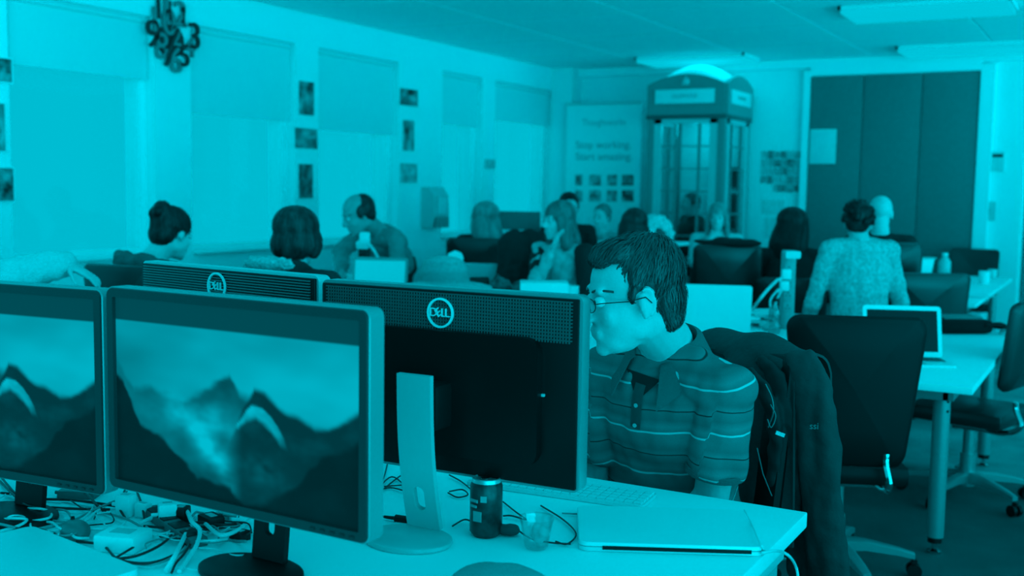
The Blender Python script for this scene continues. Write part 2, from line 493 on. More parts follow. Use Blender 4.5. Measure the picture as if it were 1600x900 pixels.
# ================================================================== MONITORS
def sstep(a, b, x):
    t = max(0, min(1, (x-a)/(b-a))); return t*t*(3-2*t)
def interp(pts, x):
    if x <= pts[0][0]: return pts[0][1]
    for (a, b), (c, d) in zip(pts, pts[1:]):
        if x <= c: return b+(d-b)*(x-a)/(c-a)
    return pts[-1][1]
def mountain(u, v):
    """the desktop picture: grey band, bright cloudy sky, ridges, lit rock face, dark foreground"""
    if v < .125: return .115
    sky = .62+.22*fb(u, v*1.6, 2.2, 3)+.18*sstep(.3, 1, u)
    sky *= 1-.35*sstep(.42, .0, u)*sstep(.1, .5, v)
    L = min(.98, max(.2, sky))
    n = .03*fb(u, v, 9, 5)
    far = interp([(0, .30), (.08, .47), (.16, .43), (.22, .45), (.30, .50), (.38, .42), (.44, .36), (.50, .31), (.54, .40), (.62, .45), (1, .6)], u)+n
    if v > far:
        a = sstep(far, far+.06, v)
        L = L*(1-a)+a*(.20+.12*fb(u, v, 7, 8)+.12*sstep(.35, .1, u))
    vally = .5+.6*fb(u, v, 8, 11)
    g = math.exp(-((u-.40)/.16)**2-((v-.60)/.09)**2)*.75+math.exp(-((u-.40-.6*(v-.72))/.055)**2-((v-.77)/.12)**2)*1.5+math.exp(-((u-.26)/.09)**2-((v-.56)/.07)**2)*.3
    L = L+g*max(0, vally)
    ridge = interp([(.40, .95), (.46, .80), (.51, .62), (.55, .50), (.60, .385), (.64, .40), (.70, .45), (.78, .49), (.83, .52), (.88, .51), (.93, .48), (1, .41)], u)+.6*n
    if v > ridge and u > .40:
        a = sstep(ridge, ridge+.04, v)*sstep(.47, .56, u); L = L*(1-a)+a*(.055+.05*max(0, fb(u, v, 9, 14)))
    uu, vv = u+.012*fb(u, v, 10, 40), v+.012*fb(u, v, 10, 44)
    dome = interp([(.50, .64), (.53, .57), (.565, .50), (.595, .465), (.63, .475), (.67, .53), (.72, .63), (.76, .70)], uu)
    dome_b = interp([(.50, .60), (.53, .60), (.56, .560), (.60, .545), (.64, .575), (.67, .60), (.70, .65), (.76, .68)], uu)
    L += .85*sstep(dome-.004, dome+.018, vv)*sstep(dome_b+.022, dome_b-.02, vv)*sstep(.76, .64, uu)*sstep(.505, .53, uu)*(.85+.3*fb(u, v, 14, 33))
    g2 = math.exp(-((u-.63)/.07)**2-((v-.80)/.07)**2)*.42; L += g2*max(0, vally)
    fg = interp([(0, .42), (.03, .44), (.07, .56), (.11, .66), (.22, .73), (.30, .82), (.36, .90), (.42, .91), (.50, .90), (.56, .98), (.62, .96), (.7, .90), (.78, .80), (.86, .66), (1, .55)], u)+n
    if v > fg:
        a = sstep(fg, fg+.035, v); L = L*(1-a)+a*(.018+.012*max(0, fb(u, v, 6, 20)))
    return max(.012, L)
SCR = attr_mat('screen_picture', 'pic', True, WB*.92, rough=.35)
SCR.node_tree.nodes['Principled BSDF'].inputs['Specular IOR Level'].default_value = .08
BEZ = mat('bezel_plastic', .045, .35, spec=.6)
BEZL = mat('bezel_silver', .36, .28, metal=.35)
BACKM = mat('monitor_back', .005, .4, spec=.2)
def neck_sheet(w, z0, z1, hz0, hz1, hw, yfun, th):
    bm = BM(); rows = []
    zs = sorted(set([z0+(z1-z0)*k/14 for k in range(15)] + [hz0+(hz1-hz0)*k/14 for k in range(15)]))
    for z in zs:
        if hz0 < z < hz1:
            e = min(z-hz0, hz1-z); h = hw*math.sqrt(max(0, 1-(1-min(1, e/hw))**2))
        else: h = 0
        rows.append([bm.verts.new((x, yfun(z), z)) for x in (-w, -h, h, w)])
    for a, b in zip(rows, rows[1:]):
        bm.faces.new((a[0], a[1], b[1], b[0])); bm.faces.new((a[2], a[3], b[3], b[2]))
    bmesh.ops.remove_doubles(bm, verts=bm.verts, dist=1e-5)
    bmesh.ops.recalc_face_normals(bm, faces=bm.faces)
    r = bmesh.ops.solidify(bm, geom=bm.faces[:], thickness=th)
    return bm
def dell_logo(parent, x, y, z, R, m, facing=1):
    bm = BM(); n = 40
    rings = []
    for k in range(n):
        a = 2*PI*k/n; c, s = math.cos(a), math.sin(a)
        rings.append([V((x+c*q, y+h, z+s*q)) for q, h in ((R*.86, 0), (R*.86, .004*facing), (R, .004*facing), (R, 0))])
    skin_rings(bm, rings, closed=True)
    lg = obj('logo_ring', bm, m, parent)
    parts = []
    bm = BM()
    for ch, dx, rz in (('D', -.50, 0), ('E', -.13, 38), ('L', .24, 0), ('L', .52, 0)):
        me = text_mesh(ch, R*.80, .0018)
        M = Matrix.Translation((x+dx*R*1.05*(-facing), y+.002*facing, z)) @ Matrix.Rotation(PI if facing > 0 else 0, 4, 'Z') @ Matrix.Rotation(PI/2, 4, 'X') @ Matrix.Rotation(math.radians(rz), 4, 'Z') @ Matrix.Diagonal((1.15, 1, 1, 1))
        me.transform(M); bm.from_mesh(me)
    obj('logo_letters', bm, m, lg, False)
def monitor(label, center, rz, w, h, desk_z, kind='front', neck_m=None, base_m=None, frame_m=None, ridges=False, picfn=None, neck_lean=0.0, name='monitor'):
    """local: screen faces -Y; origin on the desk under the panel"""
    t = thing(name, label, 'monitor', (center[0], center[1], desk_z), rz)
    zc = center[2]-desk_z
    bw = .017; dp = .038
    bm = BM()                                         # bezel: a closed ring
    def ring(o, i, y0, y1, zo=0):
        A = rrect(w, h, .014 if True else 0); B = rrect(w-2*bw, h-2*bw, .003)
        rings = []
        for (a, b) in zip(A, B):
            rings.append([V((a[0], y1, zc+a[1])), V((a[0], y0+.004, zc+a[1])), V((a[0]*.994, y0, zc+a[1]*.99)), V((b[0], y0, zc+b[1])), V((b[0], y0+.006, zc+b[1])), V((b[0], y1, zc+b[1]))])
        skin_rings(bm, rings, closed=True)
    ring(0, 0, -dp/2, dp/2); bez = obj('bezel', bm, frame_m or BEZ, t)
    bm = BM(); box(bm, (0, dp/2-.004, zc), (w-2*bw, .012, h-2*bw)); 
    prism(bm, rrect(w*.74, h*.66, .03), .030, V((0, dp/2+.028, zc-.02)))
    obj('rear_shell', bm, BACKM, t)
    sw, sh = w-2*bw, h-2*bw
    if picfn:
        me = picture(150, 94, sw, sh, picfn, V((0, -dp/2+.0075, zc)))
        obj('screen', me, SCR, t)
    else:
        bm = BM(); box(bm, (0, -dp/2+.009, zc), (sw, .003, sh)); obj('screen', bm, mat('screen_off', .02, .15, emit=.02), t)
    if kind == 'front':
        bm = BM(); A = rrect(w+.003, h+.003, .015); B = rrect(w-.004, h-.004, .013)
        skin_rings(bm, [[V((b[0], -dp/2+.002, zc+b[1])), V((a_[0], -dp/2+.005, zc+a_[1])), V((a_[0], dp/2+.001, zc+a_[1])), V((b[0], dp/2+.001, zc+b[1]))] for a_, b in zip(A, B)], closed=True)
        obj('outer_rim', bm, mat('rim_lit', .30, .35, metal=.2), t)  # paler outer band: light caught along the edges put into its colour
    # front buttons
    bm = BM()
    for k in range(5): box(bm, (w/2-.03-.02*k, -dp/2-.001, zc-h/2+.008), (.009, .003, .004), bev=.001)
    obj('button', bm, DARK, bez)
    yb = dp/2+.002
    if kind == 'back':
        bm = BM(); box(bm, (0, yb+.001, zc), (w-.012, .008, h-.012), bev=.003)
        obj('back_cover', bm, mat('monitor_back_gloss', .005, .35, spec=.2), t)
        # perforated band near the top edge
        bm = BM(); z0, z1 = zc+h/2-.09, zc+h/2-.012
        if ridges:
            k = 0; z = z1
            while z > zc+h/2-.15:
                box(bm, (0, yb+.007, z), (w-.035, .005, .0026)); z -= .0062
            g = obj('vent_ridges', bm, mat('vent_ridge', .14, .35), t, False); g['kind'] = 'stuff'
        else:
            nx_ = int((w-.04)/.0062); nz_ = 12
            for j in range(nz_): box(bm, (0, yb+.006, z1-j*.0066), (w-.035, .004, .0022))
            for i in range(0, nx_): box(bm, (-(w-.04)/2+i*.0062+.003, yb+.006, (z0+z1)/2), (.0022, .004, z1-z0))
            g = obj('vent_mesh', bm, mat('vent_mesh', .10, .35), t, False); g['kind'] = 'stuff'
        if not ridges:
            bm = BM(); prism(bm, rrect(.2, .15, .01), -.006, V((0, yb+.002, zc-.01))); obj('mount_plate', bm, BLACKP, t)
            bm = BM(); box(bm, (-.215 if not ridges else -.2, yb+.006, zc-.005), (.026, .006, .006), bev=.002); obj('lock_slot', bm, SILVER, t)
    # stand: neck with a cable hole and base
    nm = neck_m or BLACKP
    ybk = dp/2+(.100 if neck_lean else .055)
    ztop = zc+.01
    yf = (lambda z: ybk+.012+neck_lean*(1-z/ztop)+.012*math.sin(PI*z/ztop))
    obj('stand_neck', neck_sheet(.0375, .012, ztop+(.018 if neck_lean else .03), *((.05, .10) if kind == 'back' else (.055, .105)), .012, yf, .012), nm, t)
    bm = BM(); box(bm, (0, dp/2+(.045 if neck_lean else .03), zc-.04), (.07, .08 if neck_lean else .06, .09), bev=.012); obj('tilt_hinge', bm, BLACKP, t)
    bm = BM(); bcy = .145 if neck_lean else .035; pr = [(math.cos(a)*(.09 if neck_lean else .105), math.sin(a)*.072+bcy) for a in [2*PI*k/40 for k in range(40)]]
    rings = [[V((x*s, (y-bcy)*s+bcy, zz)) for x, y in pr] for zz, s in ((0.0005, .97), (.004, 1), (.010, .99), (.0125, .94))]
    skin_rings(bm, rings); obj('stand_base', bm, base_m or BLACKP, t)
    return t, zc, yb
def mon_from(pl, dl, pr, dr, zt, hgt):
    A = Wd(*pl, dl); B = Wd(*pr, dr)
    w = (V((A.x, A.y))-V((B.x, B.y))).length
    return ((A.x+B.x)/2, (A.y+B.y)/2, zt-hgt/2), w, math.atan2(B.y-A.y, B.x-A.x)
ZT = 1.29
def zat(px, py, d): return Wd(px, py, d).z
# front right monitor
dA, dB = 1.965, 1.66
zt = (zat(183, 446, dA)+zat(595, 485, dB))/2; zb = (zat(178, 758, dA)+zat(574, 845, dB))/2
c, w, a = mon_from((181, 600), dA, (586, 660), dB, zt, zt-zb)
monitor('black-framed monitor showing the whole mountain picture, centre front', c, a, w, zt-zb, Z1, picfn=mountain, frame_m=mat('bezel_front', .035, .4, spec=.3))
# front left monitor
dA, dB = 2.25, 1.985
zt = (zat(0, 438, dA-.06)+zat(170, 449, dB))/2; zb = (zat(0, 726, dA-.06)+zat(168, 768, dB))/2
Bp = Wd(171, 600, dB); u_ = cdir(math.cos(math.radians(-24)), math.sin(math.radians(-24)))
wl = .60; cc = Bp-u_*wl/2
monitor('black-framed monitor cut off by the left edge of the picture', (cc.x, cc.y, (zt+zb)/2), math.atan2(u_.y, u_.x), wl, zt-zb, Z1, picfn=mountain, frame_m=MATS['bezel_front'])
# big monitor seen from behind
dA, dB = 2.295, 2.02
zt = (zat(512, 436, dA)+zat(921, 461, dB))/2; zb = zat(908, 768, dB)
c, w, a = mon_from((512, 600), dA, (915, 600), dB, zt, zt-zb)
t, zc, yb = monitor('large monitor seen from behind, silver stand, next to the man in the polo shirt', c, a+PI, w, zt-zb, Z1, kind='back', neck_m=SILVER, base_m=SILVER, frame_m=BEZL, neck_lean=-.045)
dell_logo(t, .002, yb+.008, zc+(zt-zb)/2-.050, .030, mat('logo_silver', .8, .3), 1)
# slatted-back monitor
dA, dB = 2.74, 2.36
zt = (zat(234, 406, dA)+zat(508, 431, dB))/2
c, w, a = mon_from((234, 450), dA, (508, 450), dB, zt, .37)
t, zc, yb = monitor('monitor with a ridged back behind the two mountain screens', c, a+PI, w, .37, Z1, kind='back', neck_m=SILVER, base_m=SILVER, frame_m=mat('bezel_light', .6, .3, metal=.2), ridges=True)
dell_logo(t, .012, yb+.009, zc+.37/2-.044, .033, MATS['logo_silver'], 1)

# ================================================================== OFFICE CHAIRS
def panel_bm(w0, w1, z0, z1, th, curve, y=0, lean=0, n=14, rr=.2):
    """upholstered panel: rounded outline, slightly hollow, padded"""
    bm = BM(); rings = []
    out = rrect(2, 2, rr, 6)
    def P(x, z, dy, s):
        zz = z0+(z1-z0)*(z*s+1)/2; w = (w0+(w1-w0)*(zz-z0)/(z1-z0))/2; X = x*w*s
        return V((X, y+lean*(zz-z0)+curve*(X/w1*2)**2+dy, zz))
    for dy, s in ((-th/2, .0), (-th/2, .5), (-th/2, .88), (-th*.35, .97), (0, 1.0), (th*.35, .97), (th/2, .88), (th/2, .5), (th/2, 0)):
        rings.append([P(x, z, dy, max(s, .01)) for x, z in out])
    skin_rings(bm, rings); return bm
def office_chair(label, loc, rz, group=None, back=(.45, .49, .52, 1.05), arms=False, lean=-.12, metal=None, rot=0.3, seat_z=.47, name='office_chair', bm_mat=None):
    metal = metal or mat('chair_base_metal', .38, .3, metal=.5)
    t = thing(name, label, 'chair', loc, rz, group)
    lm = bm_mat or BLACK
    obj('backrest', panel_bm(back[0], back[1], back[2], back[3], .045, .045, -.24, lean), lm, t)
    bm = BM(); box(bm, (0, .01, seat_z-.035), (.44, .46, .075), bev=.028); obj('seat', bm, lm, t)
    bm = BM()
    for s in (-1, 1): tube(bm, spline([(s*.12, -.05, seat_z-.085), (s*.13, -.20, seat_z-.09), (s*.13, -.275, seat_z-.05), (s*.12, -.250, seat_z+.02), (s*.12, -.245, seat_z+.06)]), .013, 8)
    box(bm, (0, -.05, seat_z-.085), (.28, .16, .03), bev=.005)
    obj('back_support', bm, CHROME, t)
    if arms:
        for s in (-1, 1):
            bm = BM(); tube(bm, spline([(s*.22, 0, seat_z-.06), (s*.27, 0, seat_z-.03), (s*.28, .0, seat_z+.19)]), .014, 8); box(bm, (s*.28, .01, seat_z+.205), (.075, .25, .03), bev=.013); obj('armrest', bm, BLACKP, t)
    bm = BM(); cyl(bm, (0, 0, .25), .027, .3, 16); cyl(bm, (0, 0, .15), .036, .16, 16); obj('gas_lift', bm, metal, t)
    for k in range(5):
        a = rot+2*PI*k/5; d = V((math.cos(a), math.sin(a), 0)); n_ = V((-d.y, d.x, 0))
        bm = BM(); rings = []
        for s, z, hw, hh in ((0, .115, .03, .028), (.12, .115, .024, .02), (.24, .098, .019, .014), (.30, .084, .016, .011)):
            rings.append([d*s+n_*(hw*q)+V((0, 0, z+hh*r_)) for q, r_ in ((1, -1), (1, .6), (.5, 1), (-.5, 1), (-1, .6), (-1, -1))])
        skin_rings(bm, rings); obj('base_arm', bm, metal, t)
        bm = BM(); e = d*.30
        for s in (-1, 1): cyl(bm, e+n_*(s*.017)+V((0, 0, .0275)), .027, .017, 16, axis=n_)
        box(bm, e+V((0, 0, .05)), (.02, .02, .035)); obj('castor', bm, BLACKP, t)
    return t
p = Wd(1336, 600, 3.92)
f2 = cdir(.10, 1)
office_chair('black office chair with tall back, pushed up to the white table at right', (p.x+f2.x*.24, p.y+f2.y*.24, 0), yaw_of(f2), back=(.385, .515, .475, 1.035), lean=-.06, rot=-.1)
chair0 = office_chair('black office chair half under the right table, its base showing below', (X2-.12, 5.62, 0), yaw_of(V((-1, .25, 0))), rot=.5, back=(.44, .46, .58, 1.0))
GB = 'black office chairs'
GLOSSY = mat('glossy_leather', .018, .32, spec=.55)
for ch in [k_ for k_ in bpy.data.objects if k_.parent == chair0 and k_.name.startswith(('backrest', 'seat'))]: ch.data.materials[0] = GLOSSY
def cpx(px, d, faceto, label):
    p = Wd(px, 400, d); return place_copy(chair0, (p.x, p.y, 0), yaw_of(faceto), label)

# ================================================================== the far wall: phone box, banner, notices
RED = mat('phonebox_paint', .24, .35, spec=.5)
REDL = mat('phonebox_paint_light', .52, .4)
bx0 = Wy(1010, 250, 10.82); bx1 = Wy(1131, 250, 10.82)
BWd = bx1.x-bx0.x; BDp = min(.86, YB-10.82-.04)
zt_ = Wy(1012, 134, 10.82).z
t = thing('phone_box', 'old british telephone box against the far wall', 'phone box', ((bx0.x+bx1.x)/2, 10.82+BDp/2, 0))
hw, hd = BWd/2, BDp/2
bm = BM()
for sx in (-1, 1):
    for sy in (-1, 1): box(bm, (sx*(hw-.045), sy*(hd-.045), zt_/2), (.09, .09, zt_), bev=.008)
obj('corner_post', bm, RED, t)
bm = BM(); box(bm, (0, 0, .09), (BWd+.04, BDp+.04, .18), bev=.01); obj('plinth', bm, RED, t)
hz0 = zt_-.31
sgn_h = .16
for nm, sy, sx in (('fascia', -1, 0), ('fascia', 1, 0), ('fascia', 0, 1), ('fascia', 0, -1)):
    L_ = BWd if sx == 0 else BDp
    prof = [(-L_/2, -.31), (L_/2, -.31)]
    for k in range(17):
        q = 1-2*k/16; prof.append((q*L_/2, .105*(1-q*q)))
    bm = BM()
    if sx == 0: prism(bm, prof, .05, V((0, sy*(hd-.02)+(-.025*sy if sy > 0 else 0), zt_)))
    else: prism(bm, prof, .05, V((sx*(hw-.03), 0, zt_)), V((0, 1, 0)))
    obj(nm, bm, RED, t, False)
for sy, sx in ((-1, 0), (0, 1)):                       # opal sign panes with the word, crown above
    L_ = (BWd if sx == 0 else BDp)*.76
    bm = BM()
    R = Matrix.Rotation(0 if sx == 0 else PI/2, 3, 'Z')
    box(bm, R @ V((0, -(hd+.055) if sx == 0 else -(hw+.025), zt_-.125)), (L_, .012, .145), R, bev=.004)
    sg = obj('sign_pane', bm, mat('opal_glass', .74, .3), t)
    me = text_mesh('TELEPHONE', .052, .002); me.transform(Matrix.Rotation(0 if sx == 0 else PI/2, 4, 'Z') @ Matrix.Translation((0, -(hd+.063) if sx == 0 else -(hw+.033), zt_-.125)) @ Matrix.Rotation(PI/2, 4, 'X'))
    obj('sign_word', me, mat('sign_ink', .42, .6), sg, False)
bm = BM(); ell(bm, (0, -(hd+.035), zt_+.03), (.045, .02, .035), sub=2); box(bm, (0, -(hd+.035), zt_+.0), (.08, .03, .02), bev=.004); cyl(bm, (0, -(hd+.035), zt_+.07), .008, .02, 8); obj('crown', bm, REDL, t)
bm = BM(); n = 12; rings = []                           # domed roof
for i in range(n+1):
    q = -1+2*i/n; row = []
    for j in range(n+1):
        s = -1+2*j/n; row.append(bm.verts.new((q*(hw-.015), s*(hd-.015), zt_-.0+.13*(1-q*q)+.13*(1-s*s)*(1-.55*q*q)-.02)))
    rings.append(row)
for i in range(n):
    for j in range(n): bm.faces.new((rings[i][j], rings[i+1][j], rings[i+1][j+1], rings[i][j+1]))
obj('roof', bm, mat('phonebox_roof', .9, .5), t)
bm = BM(); box(bm, (0, -.0, hz0-.02), (BWd+.03, BDp+.03, .05), bev=.012); obj('cornice', bm, mat('phonebox_dark', .10, .4), t)
gz0, gz1 = .30, hz0-.09
def glazed(nm, o, ux, L_, cols):
    nrm = ux.cross(V((0, 0, 1)))
    Rm = Matrix((ux, nrm, V((0, 0, 1)))).transposed()
    bm = BM()
    for s in (-1, 1): box(bm, o+ux*(s*(L_/2-.04))+V((0, 0, (.18+hz0)/2)), (.08, .045, hz0-.18), Rm)
    box(bm, o+V((0, 0, (gz1+hz0)/2)), (L_, .045, hz0-gz1), Rm); box(bm, o+V((0, 0, (gz0+.18)/2)), (L_, .045, gz0-.18), Rm)
    dr = obj(nm, bm, REDL, t, False)
    xs = [-L_/2+.08]
    for c_ in cols: xs.append(-L_/2+.08+(L_-.16)*c_)
    xs.append(L_/2-.08)
    bm = BM()
    for x in xs[1:-1]: box(bm, o+ux*x+V((0, 0, (gz0+gz1)/2)), (.024, .03, gz1-gz0), Rm)
    for k in range(1, 8): box(bm, o+V((0, 0, gz0+(gz1-gz0)*k/8)), (L_-.16, .022, .014), Rm)
    obj('glazing_bar', bm, RED, dr, False)
    for k in range(8):
        for x0_, x1_ in zip(xs, xs[1:]):
            bm = BM(); box(bm, o+ux*((x0_+x1_)/2)+V((0, 0, gz0+(gz1-gz0)*(k+.5)/8)), (x1_-x0_-.02, .005, (gz1-gz0)/8-.012), Rm); obj('pane', bm, GLASS, dr, False)
glazed('door', V((0, -hd+.02, 0)), V((1, 0, 0)), BWd-.16, (.30, .78))
glazed('side_panel', V((hw-.02, 0, 0)), V((0, 1, 0)), BDp-.16, (.2, .8))
glazed('side_panel', V((-hw+.02, 0, 0)), V((0, 1, 0)), BDp-.16, (.2, .8))
bm = BM(); box(bm, (0, hd-.05, zt_/2), (BWd-.16, .03, zt_-.3)); obj('back_panel', bm, mat('booth_back', .8, .6), t, False)
bm = BM(); box(bm, (hw-.18, hd-.14, 1.25), (.22, .12, .38), bev=.01); box(bm, (hw-.18, hd-.14, 1.62), (.24, .14, .22), bev=.01); ph = obj('telephone', bm, DARK, t)
bm = BM(); tube(bm, spline([(hw-.30, hd-.2, 1.45), (hw-.33, hd-.21, 1.35), (hw-.30, hd-.2, 1.25)]), [.022]+[.012]*11+[.022], 8); obj('handset', bm, BLACKP, ph)

lb_ = bpy.data.lights.new('booth_fill_lamp', 'POINT'); lb_.energy = 3; lb_.color = TINT; lb_.shadow_soft_size = .08  # lamp added inside to brighten the phone box
lo_ = bpy.data.objects.new('booth_fill_lamp', lb_); C.objects.link(lo_); lo_.parent = t; lo_.location = (0, 0, hz0-.12)
bm = BM(); cyl(bm, (0, 0, hz0-.03), .09, .03, 20); obj('fill_lamp_cover', bm, mat('opal_glass', .74, .3), t)  # disc over the added booth lamp
# roll-up banner
bA, bB = Wy(884, 250, 11.45), Wy(1001, 250, 11.45)
bw_ = bB.x-bA.x; bt = Wy(940, 162, 11.45).z
t = thing('roll_up_banner', 'white roll-up banner with two lines of text left of the phone box', 'banner', ((bA.x+bB.x)/2, 11.45, 0))
bm = BM(); box(bm, (0, 0, bt/2+.03), (bw_, .004, bt-.07)); obj('banner_sheet', bm, mat('banner_vinyl', .78, .6), t, False)
bm = BM(); box(bm, (0, 0, .045), (bw_+.04, .12, .08), bev=.015); box(bm, (0, .0, bt), (bw_, .02, .025), bev=.004); cyl(bm, (0, .03, bt/2), .01, bt-.1, 8); obj('banner_stand', bm, SILVER, t)
INK = mat('banner_ink', .30, .7)
def banner_text(s, px0, px1, py, hgt, m_=INK):
    a = Wy(px0, py, 11.45); b = Wy(px1, py, 11.45)
    me = text_mesh(s, hgt, .001); xs = [v.co.x for v in me.vertices]; sc = (b.x-a.x)/(max(xs)-min(xs))
    me.transform(Matrix.Translation(((a.x+b.x)/2-(bA.x+bB.x)/2, -.004, a.z)) @ Matrix.Diagonal((sc, 1, 1, 1)) @ Matrix.Rotation(PI/2, 4, 'X'))
    obj('banner_text', me, m_, t, False)
banner_text('Thoughtworks', 910, 978, 192, .105, mat('banner_ink_pale', .40, .7))
banner_text('Stop working.', 900, 986, 227, .115)
banner_text('Start amazing.', 900, 988, 245, .115)
PIC = attr_mat('printed_picture', 'pic')
k = 0
for row, (ya, yb_) in enumerate(((273, 290), (297, 315))):
    for (xa_, xb_) in ((899, 910), (921, 939), (949, 964), (972, 990)):
        a = Wy(xa_, ya, 11.45); b = Wy(xb_, yb_, 11.45); k += 1
        me = picture(12, 10, b.x-a.x, a.z-b.z, (lambda u, v, s=k: .30+.35*fb(u, v, 2.5, s)-.14*(s % 4 == 0)), V(((a.x+b.x)/2-(bA.x+bB.x)/2, -.005, (a.z+b.z)/2)))
        obj('printed_photo', me, PIC, t)
# collage of notices on the far wall, under it sheets
cx0 = Wy(1190, 240, YB); cx1 = Wy(1262, 240, YB)
t = thing('notice_collage', 'patchwork of small printed photos between phone box and partition', 'notices', ((cx0.x+cx1.x)/2, YB-.004, Wy(1225, 268, YB).z))
ux_ = (cx1.x-cx0.x); uz_ = Wy(1225, 237, YB).z-Wy(1225, 302, YB).z
for i in range(7):
    for j in range(5):
        if j == 4 and (i < 2 or i > 5): continue
        if j == 3 and i == 6: continue
        w_, h_ = ux_/7*random.uniform(.8, 1.02), uz_/5*random.uniform(.8, 1.02); s = random.random()*40
        me = picture(6, 5, w_, h_, (lambda u, v, s=s: .36+.14*math.sin(s)+.3*fb(u, v, 3, s)), V((-ux_/2+ux_*(i+.5)/7, -.003-.001*((i+j) % 2), uz_/2-uz_*(j+.5)/5)))
        obj('printed_photo', me, PIC, t)
for (xa_, ya, xb_, yb_, lab) in ((1192, 312, 1225, 335, 'upper white sheet pinned under the photo patchwork'), (1198, 340, 1240, 372, 'lower white sheet pinned under the photo patchwork')):
    a = Wy(xa_, ya, YB-.01); b = Wy(xb_, yb_, YB-.01)
    bm = BM(); box(bm, ((a.x+b.x)/2, YB-.008, (a.z+b.z)/2), (b.x-a.x, .006, a.z-b.z)); tag(obj('paper_sheet', bm, mat('paper_greyish', .70, .8, var=.08, vscale=14)), lab, 'paper')
a = Wy(1266, 202, YB-.06); b = Wy(1305, 256, YB-.06)
bm = BM(); box(bm, ((a.x+b.x)/2, YB-.056, (a.z+b.z)/2), (b.x-a.x, .006, a.z-b.z), bev=.001); t = tag(obj('poster', bm, mat('poster_paper', .66, .7, var=.03, vscale=9)), 'pale paper sheet taped to the left partition panel', 'poster')
# wall controls right of the partition
a = Wy(1549, 238, YB); b = Wy(1569, 268, YB)
t = thing('wall_control', 'small wall control with dark slot right of the partition', 'wall control', ((a.x+b.x)/2, YB, b.z))
bm = BM(); box(bm, (0, -.015, (a.z-b.z)/2), (b.x-a.x, .03, a.z-b.z), bev=.006); obj('housing', bm, mat('control_grey', .62, .5), t)
bm = BM(); box(bm, (0, -.032, (a.z-b.z)*.82), ((b.x-a.x)*.75, .004, .03)); obj('display', bm, DARK, t)
a = Wy(1542, 315, YB); b = Wy(1555, 345, YB)
t = thing('light_switch', 'pale wall switch under the wall control', 'switch', ((a.x+b.x)/2, YB, b.z))
bm = BM(); box(bm, (0, -.01, (a.z-b.z)/2), (b.x-a.x, .02, a.z-b.z), bev=.004); obj('plate', bm, mat('switch_grey', .52, .5), t)
bm = BM(); box(bm, (0, -.023, (a.z-b.z)/2), (.03, .01, .05), bev=.003); obj('rocker', bm, SILVER, t)
# shelving in the recess on the far right
t = thing('shelf_unit', 'grey shelf unit with files beyond the end of the far wall', 'shelf', (-.2, 12.35, 0))
SH = mat('shelf_grey', .22, .6)
bm = BM()
for x in (-.55, .55): box(bm, (x, 0, 1.25), (.03, .36, 2.5))
obj('side_panel', bm, SH, t, False)
for k in range(7):
    bm = BM(); box(bm, (0, 0, .05+.40*k), (1.1, .36, .03)); obj('shelf', bm, mat('shelf_edge', .42, .5), t, False)
for k in range(6):
    x = -.5; q = 0
    while x < -.30:
        w_ = random.uniform(.04, .085); h_ = random.uniform(.24, .33)
        bm = BM(); box(bm, (0, 0, h_/2), (w_*.92, .26, h_), bev=.003)
        o = obj('lever_file', bm, mat('file_%d' % (q % 3), (.12, .3, .07)[q % 3], .7), loc=(-.2+x+w_/2, 12.30, .066+.40*k)); tag(o, 'lever file standing on the grey shelf unit', 'file', 'lever files on the shelf unit')
        x += w_; q += 1

# ================================================================== the window wall: pictures, clock, dispenser
def pierpic(pts, n, lab, seed, dark=.22):
    (xa_, ya, xb_, yb_) = pts
    a = Wx(xa_, ya, XL+.012); b = Wx(xb_, yb_, XL+.012)
    me = picture(14, 14, abs(b.y-a.y), a.z-b.z, (lambda u, v: dark+.30*fb(u, v, 2.6, seed)+.1*fb(u, v, 7, seed+3)), V((0, 0, 0)), V((0, 1, 0)))
    t = thing('wall_photo', lab, 'photo', (XL+.002, (a.y+b.y)/2, (a.z+b.z)/2))
    bm = BM(); box(bm, (.004, 0, 0), (.008, abs(b.y-a.y)+.02, a.z-b.z+.02)); obj('mount_board', bm, WHITEP, t, False)
    me.transform(Matrix.Translation((.0095, 0, 0))); obj('print', me, PIC, t)
pierpic((467, 126, 491, 181), 1, 'tall photo, top of the three on the pier above the bob-haired woman', 3)
pierpic((461, 199, 496, 233), 1, 'wide photo, middle of the three on the pier above the bob-haired woman', 9, .28)
pierpic((467, 256, 489, 310), 1, 'tall photo, lowest of the three on the pier above the bob-haired woman', 12)
pierpic((625, 137, 653, 167), 1, 'square photo, top of the three on the pier right of the bending man', 15)
pierpic((630, 187, 647, 236), 1, 'narrow photo, middle of the three on the pier right of the bending man', 18, .3)
pierpic((626, 255, 652, 286), 1, 'square photo, lowest of the three on the pier right of the bending man', 22, .4)
pierpic((-22, 88, 19, 129), 1, 'photo at the left edge of the picture, top of three', 25)
pierpic((-22, 160, 9, 236), 1, 'black and white photo at the left edge, middle of three', 28, .3)
pierpic((-22, 262, 22, 314), 1, 'photo at the left edge of the picture, lowest of three', 31)
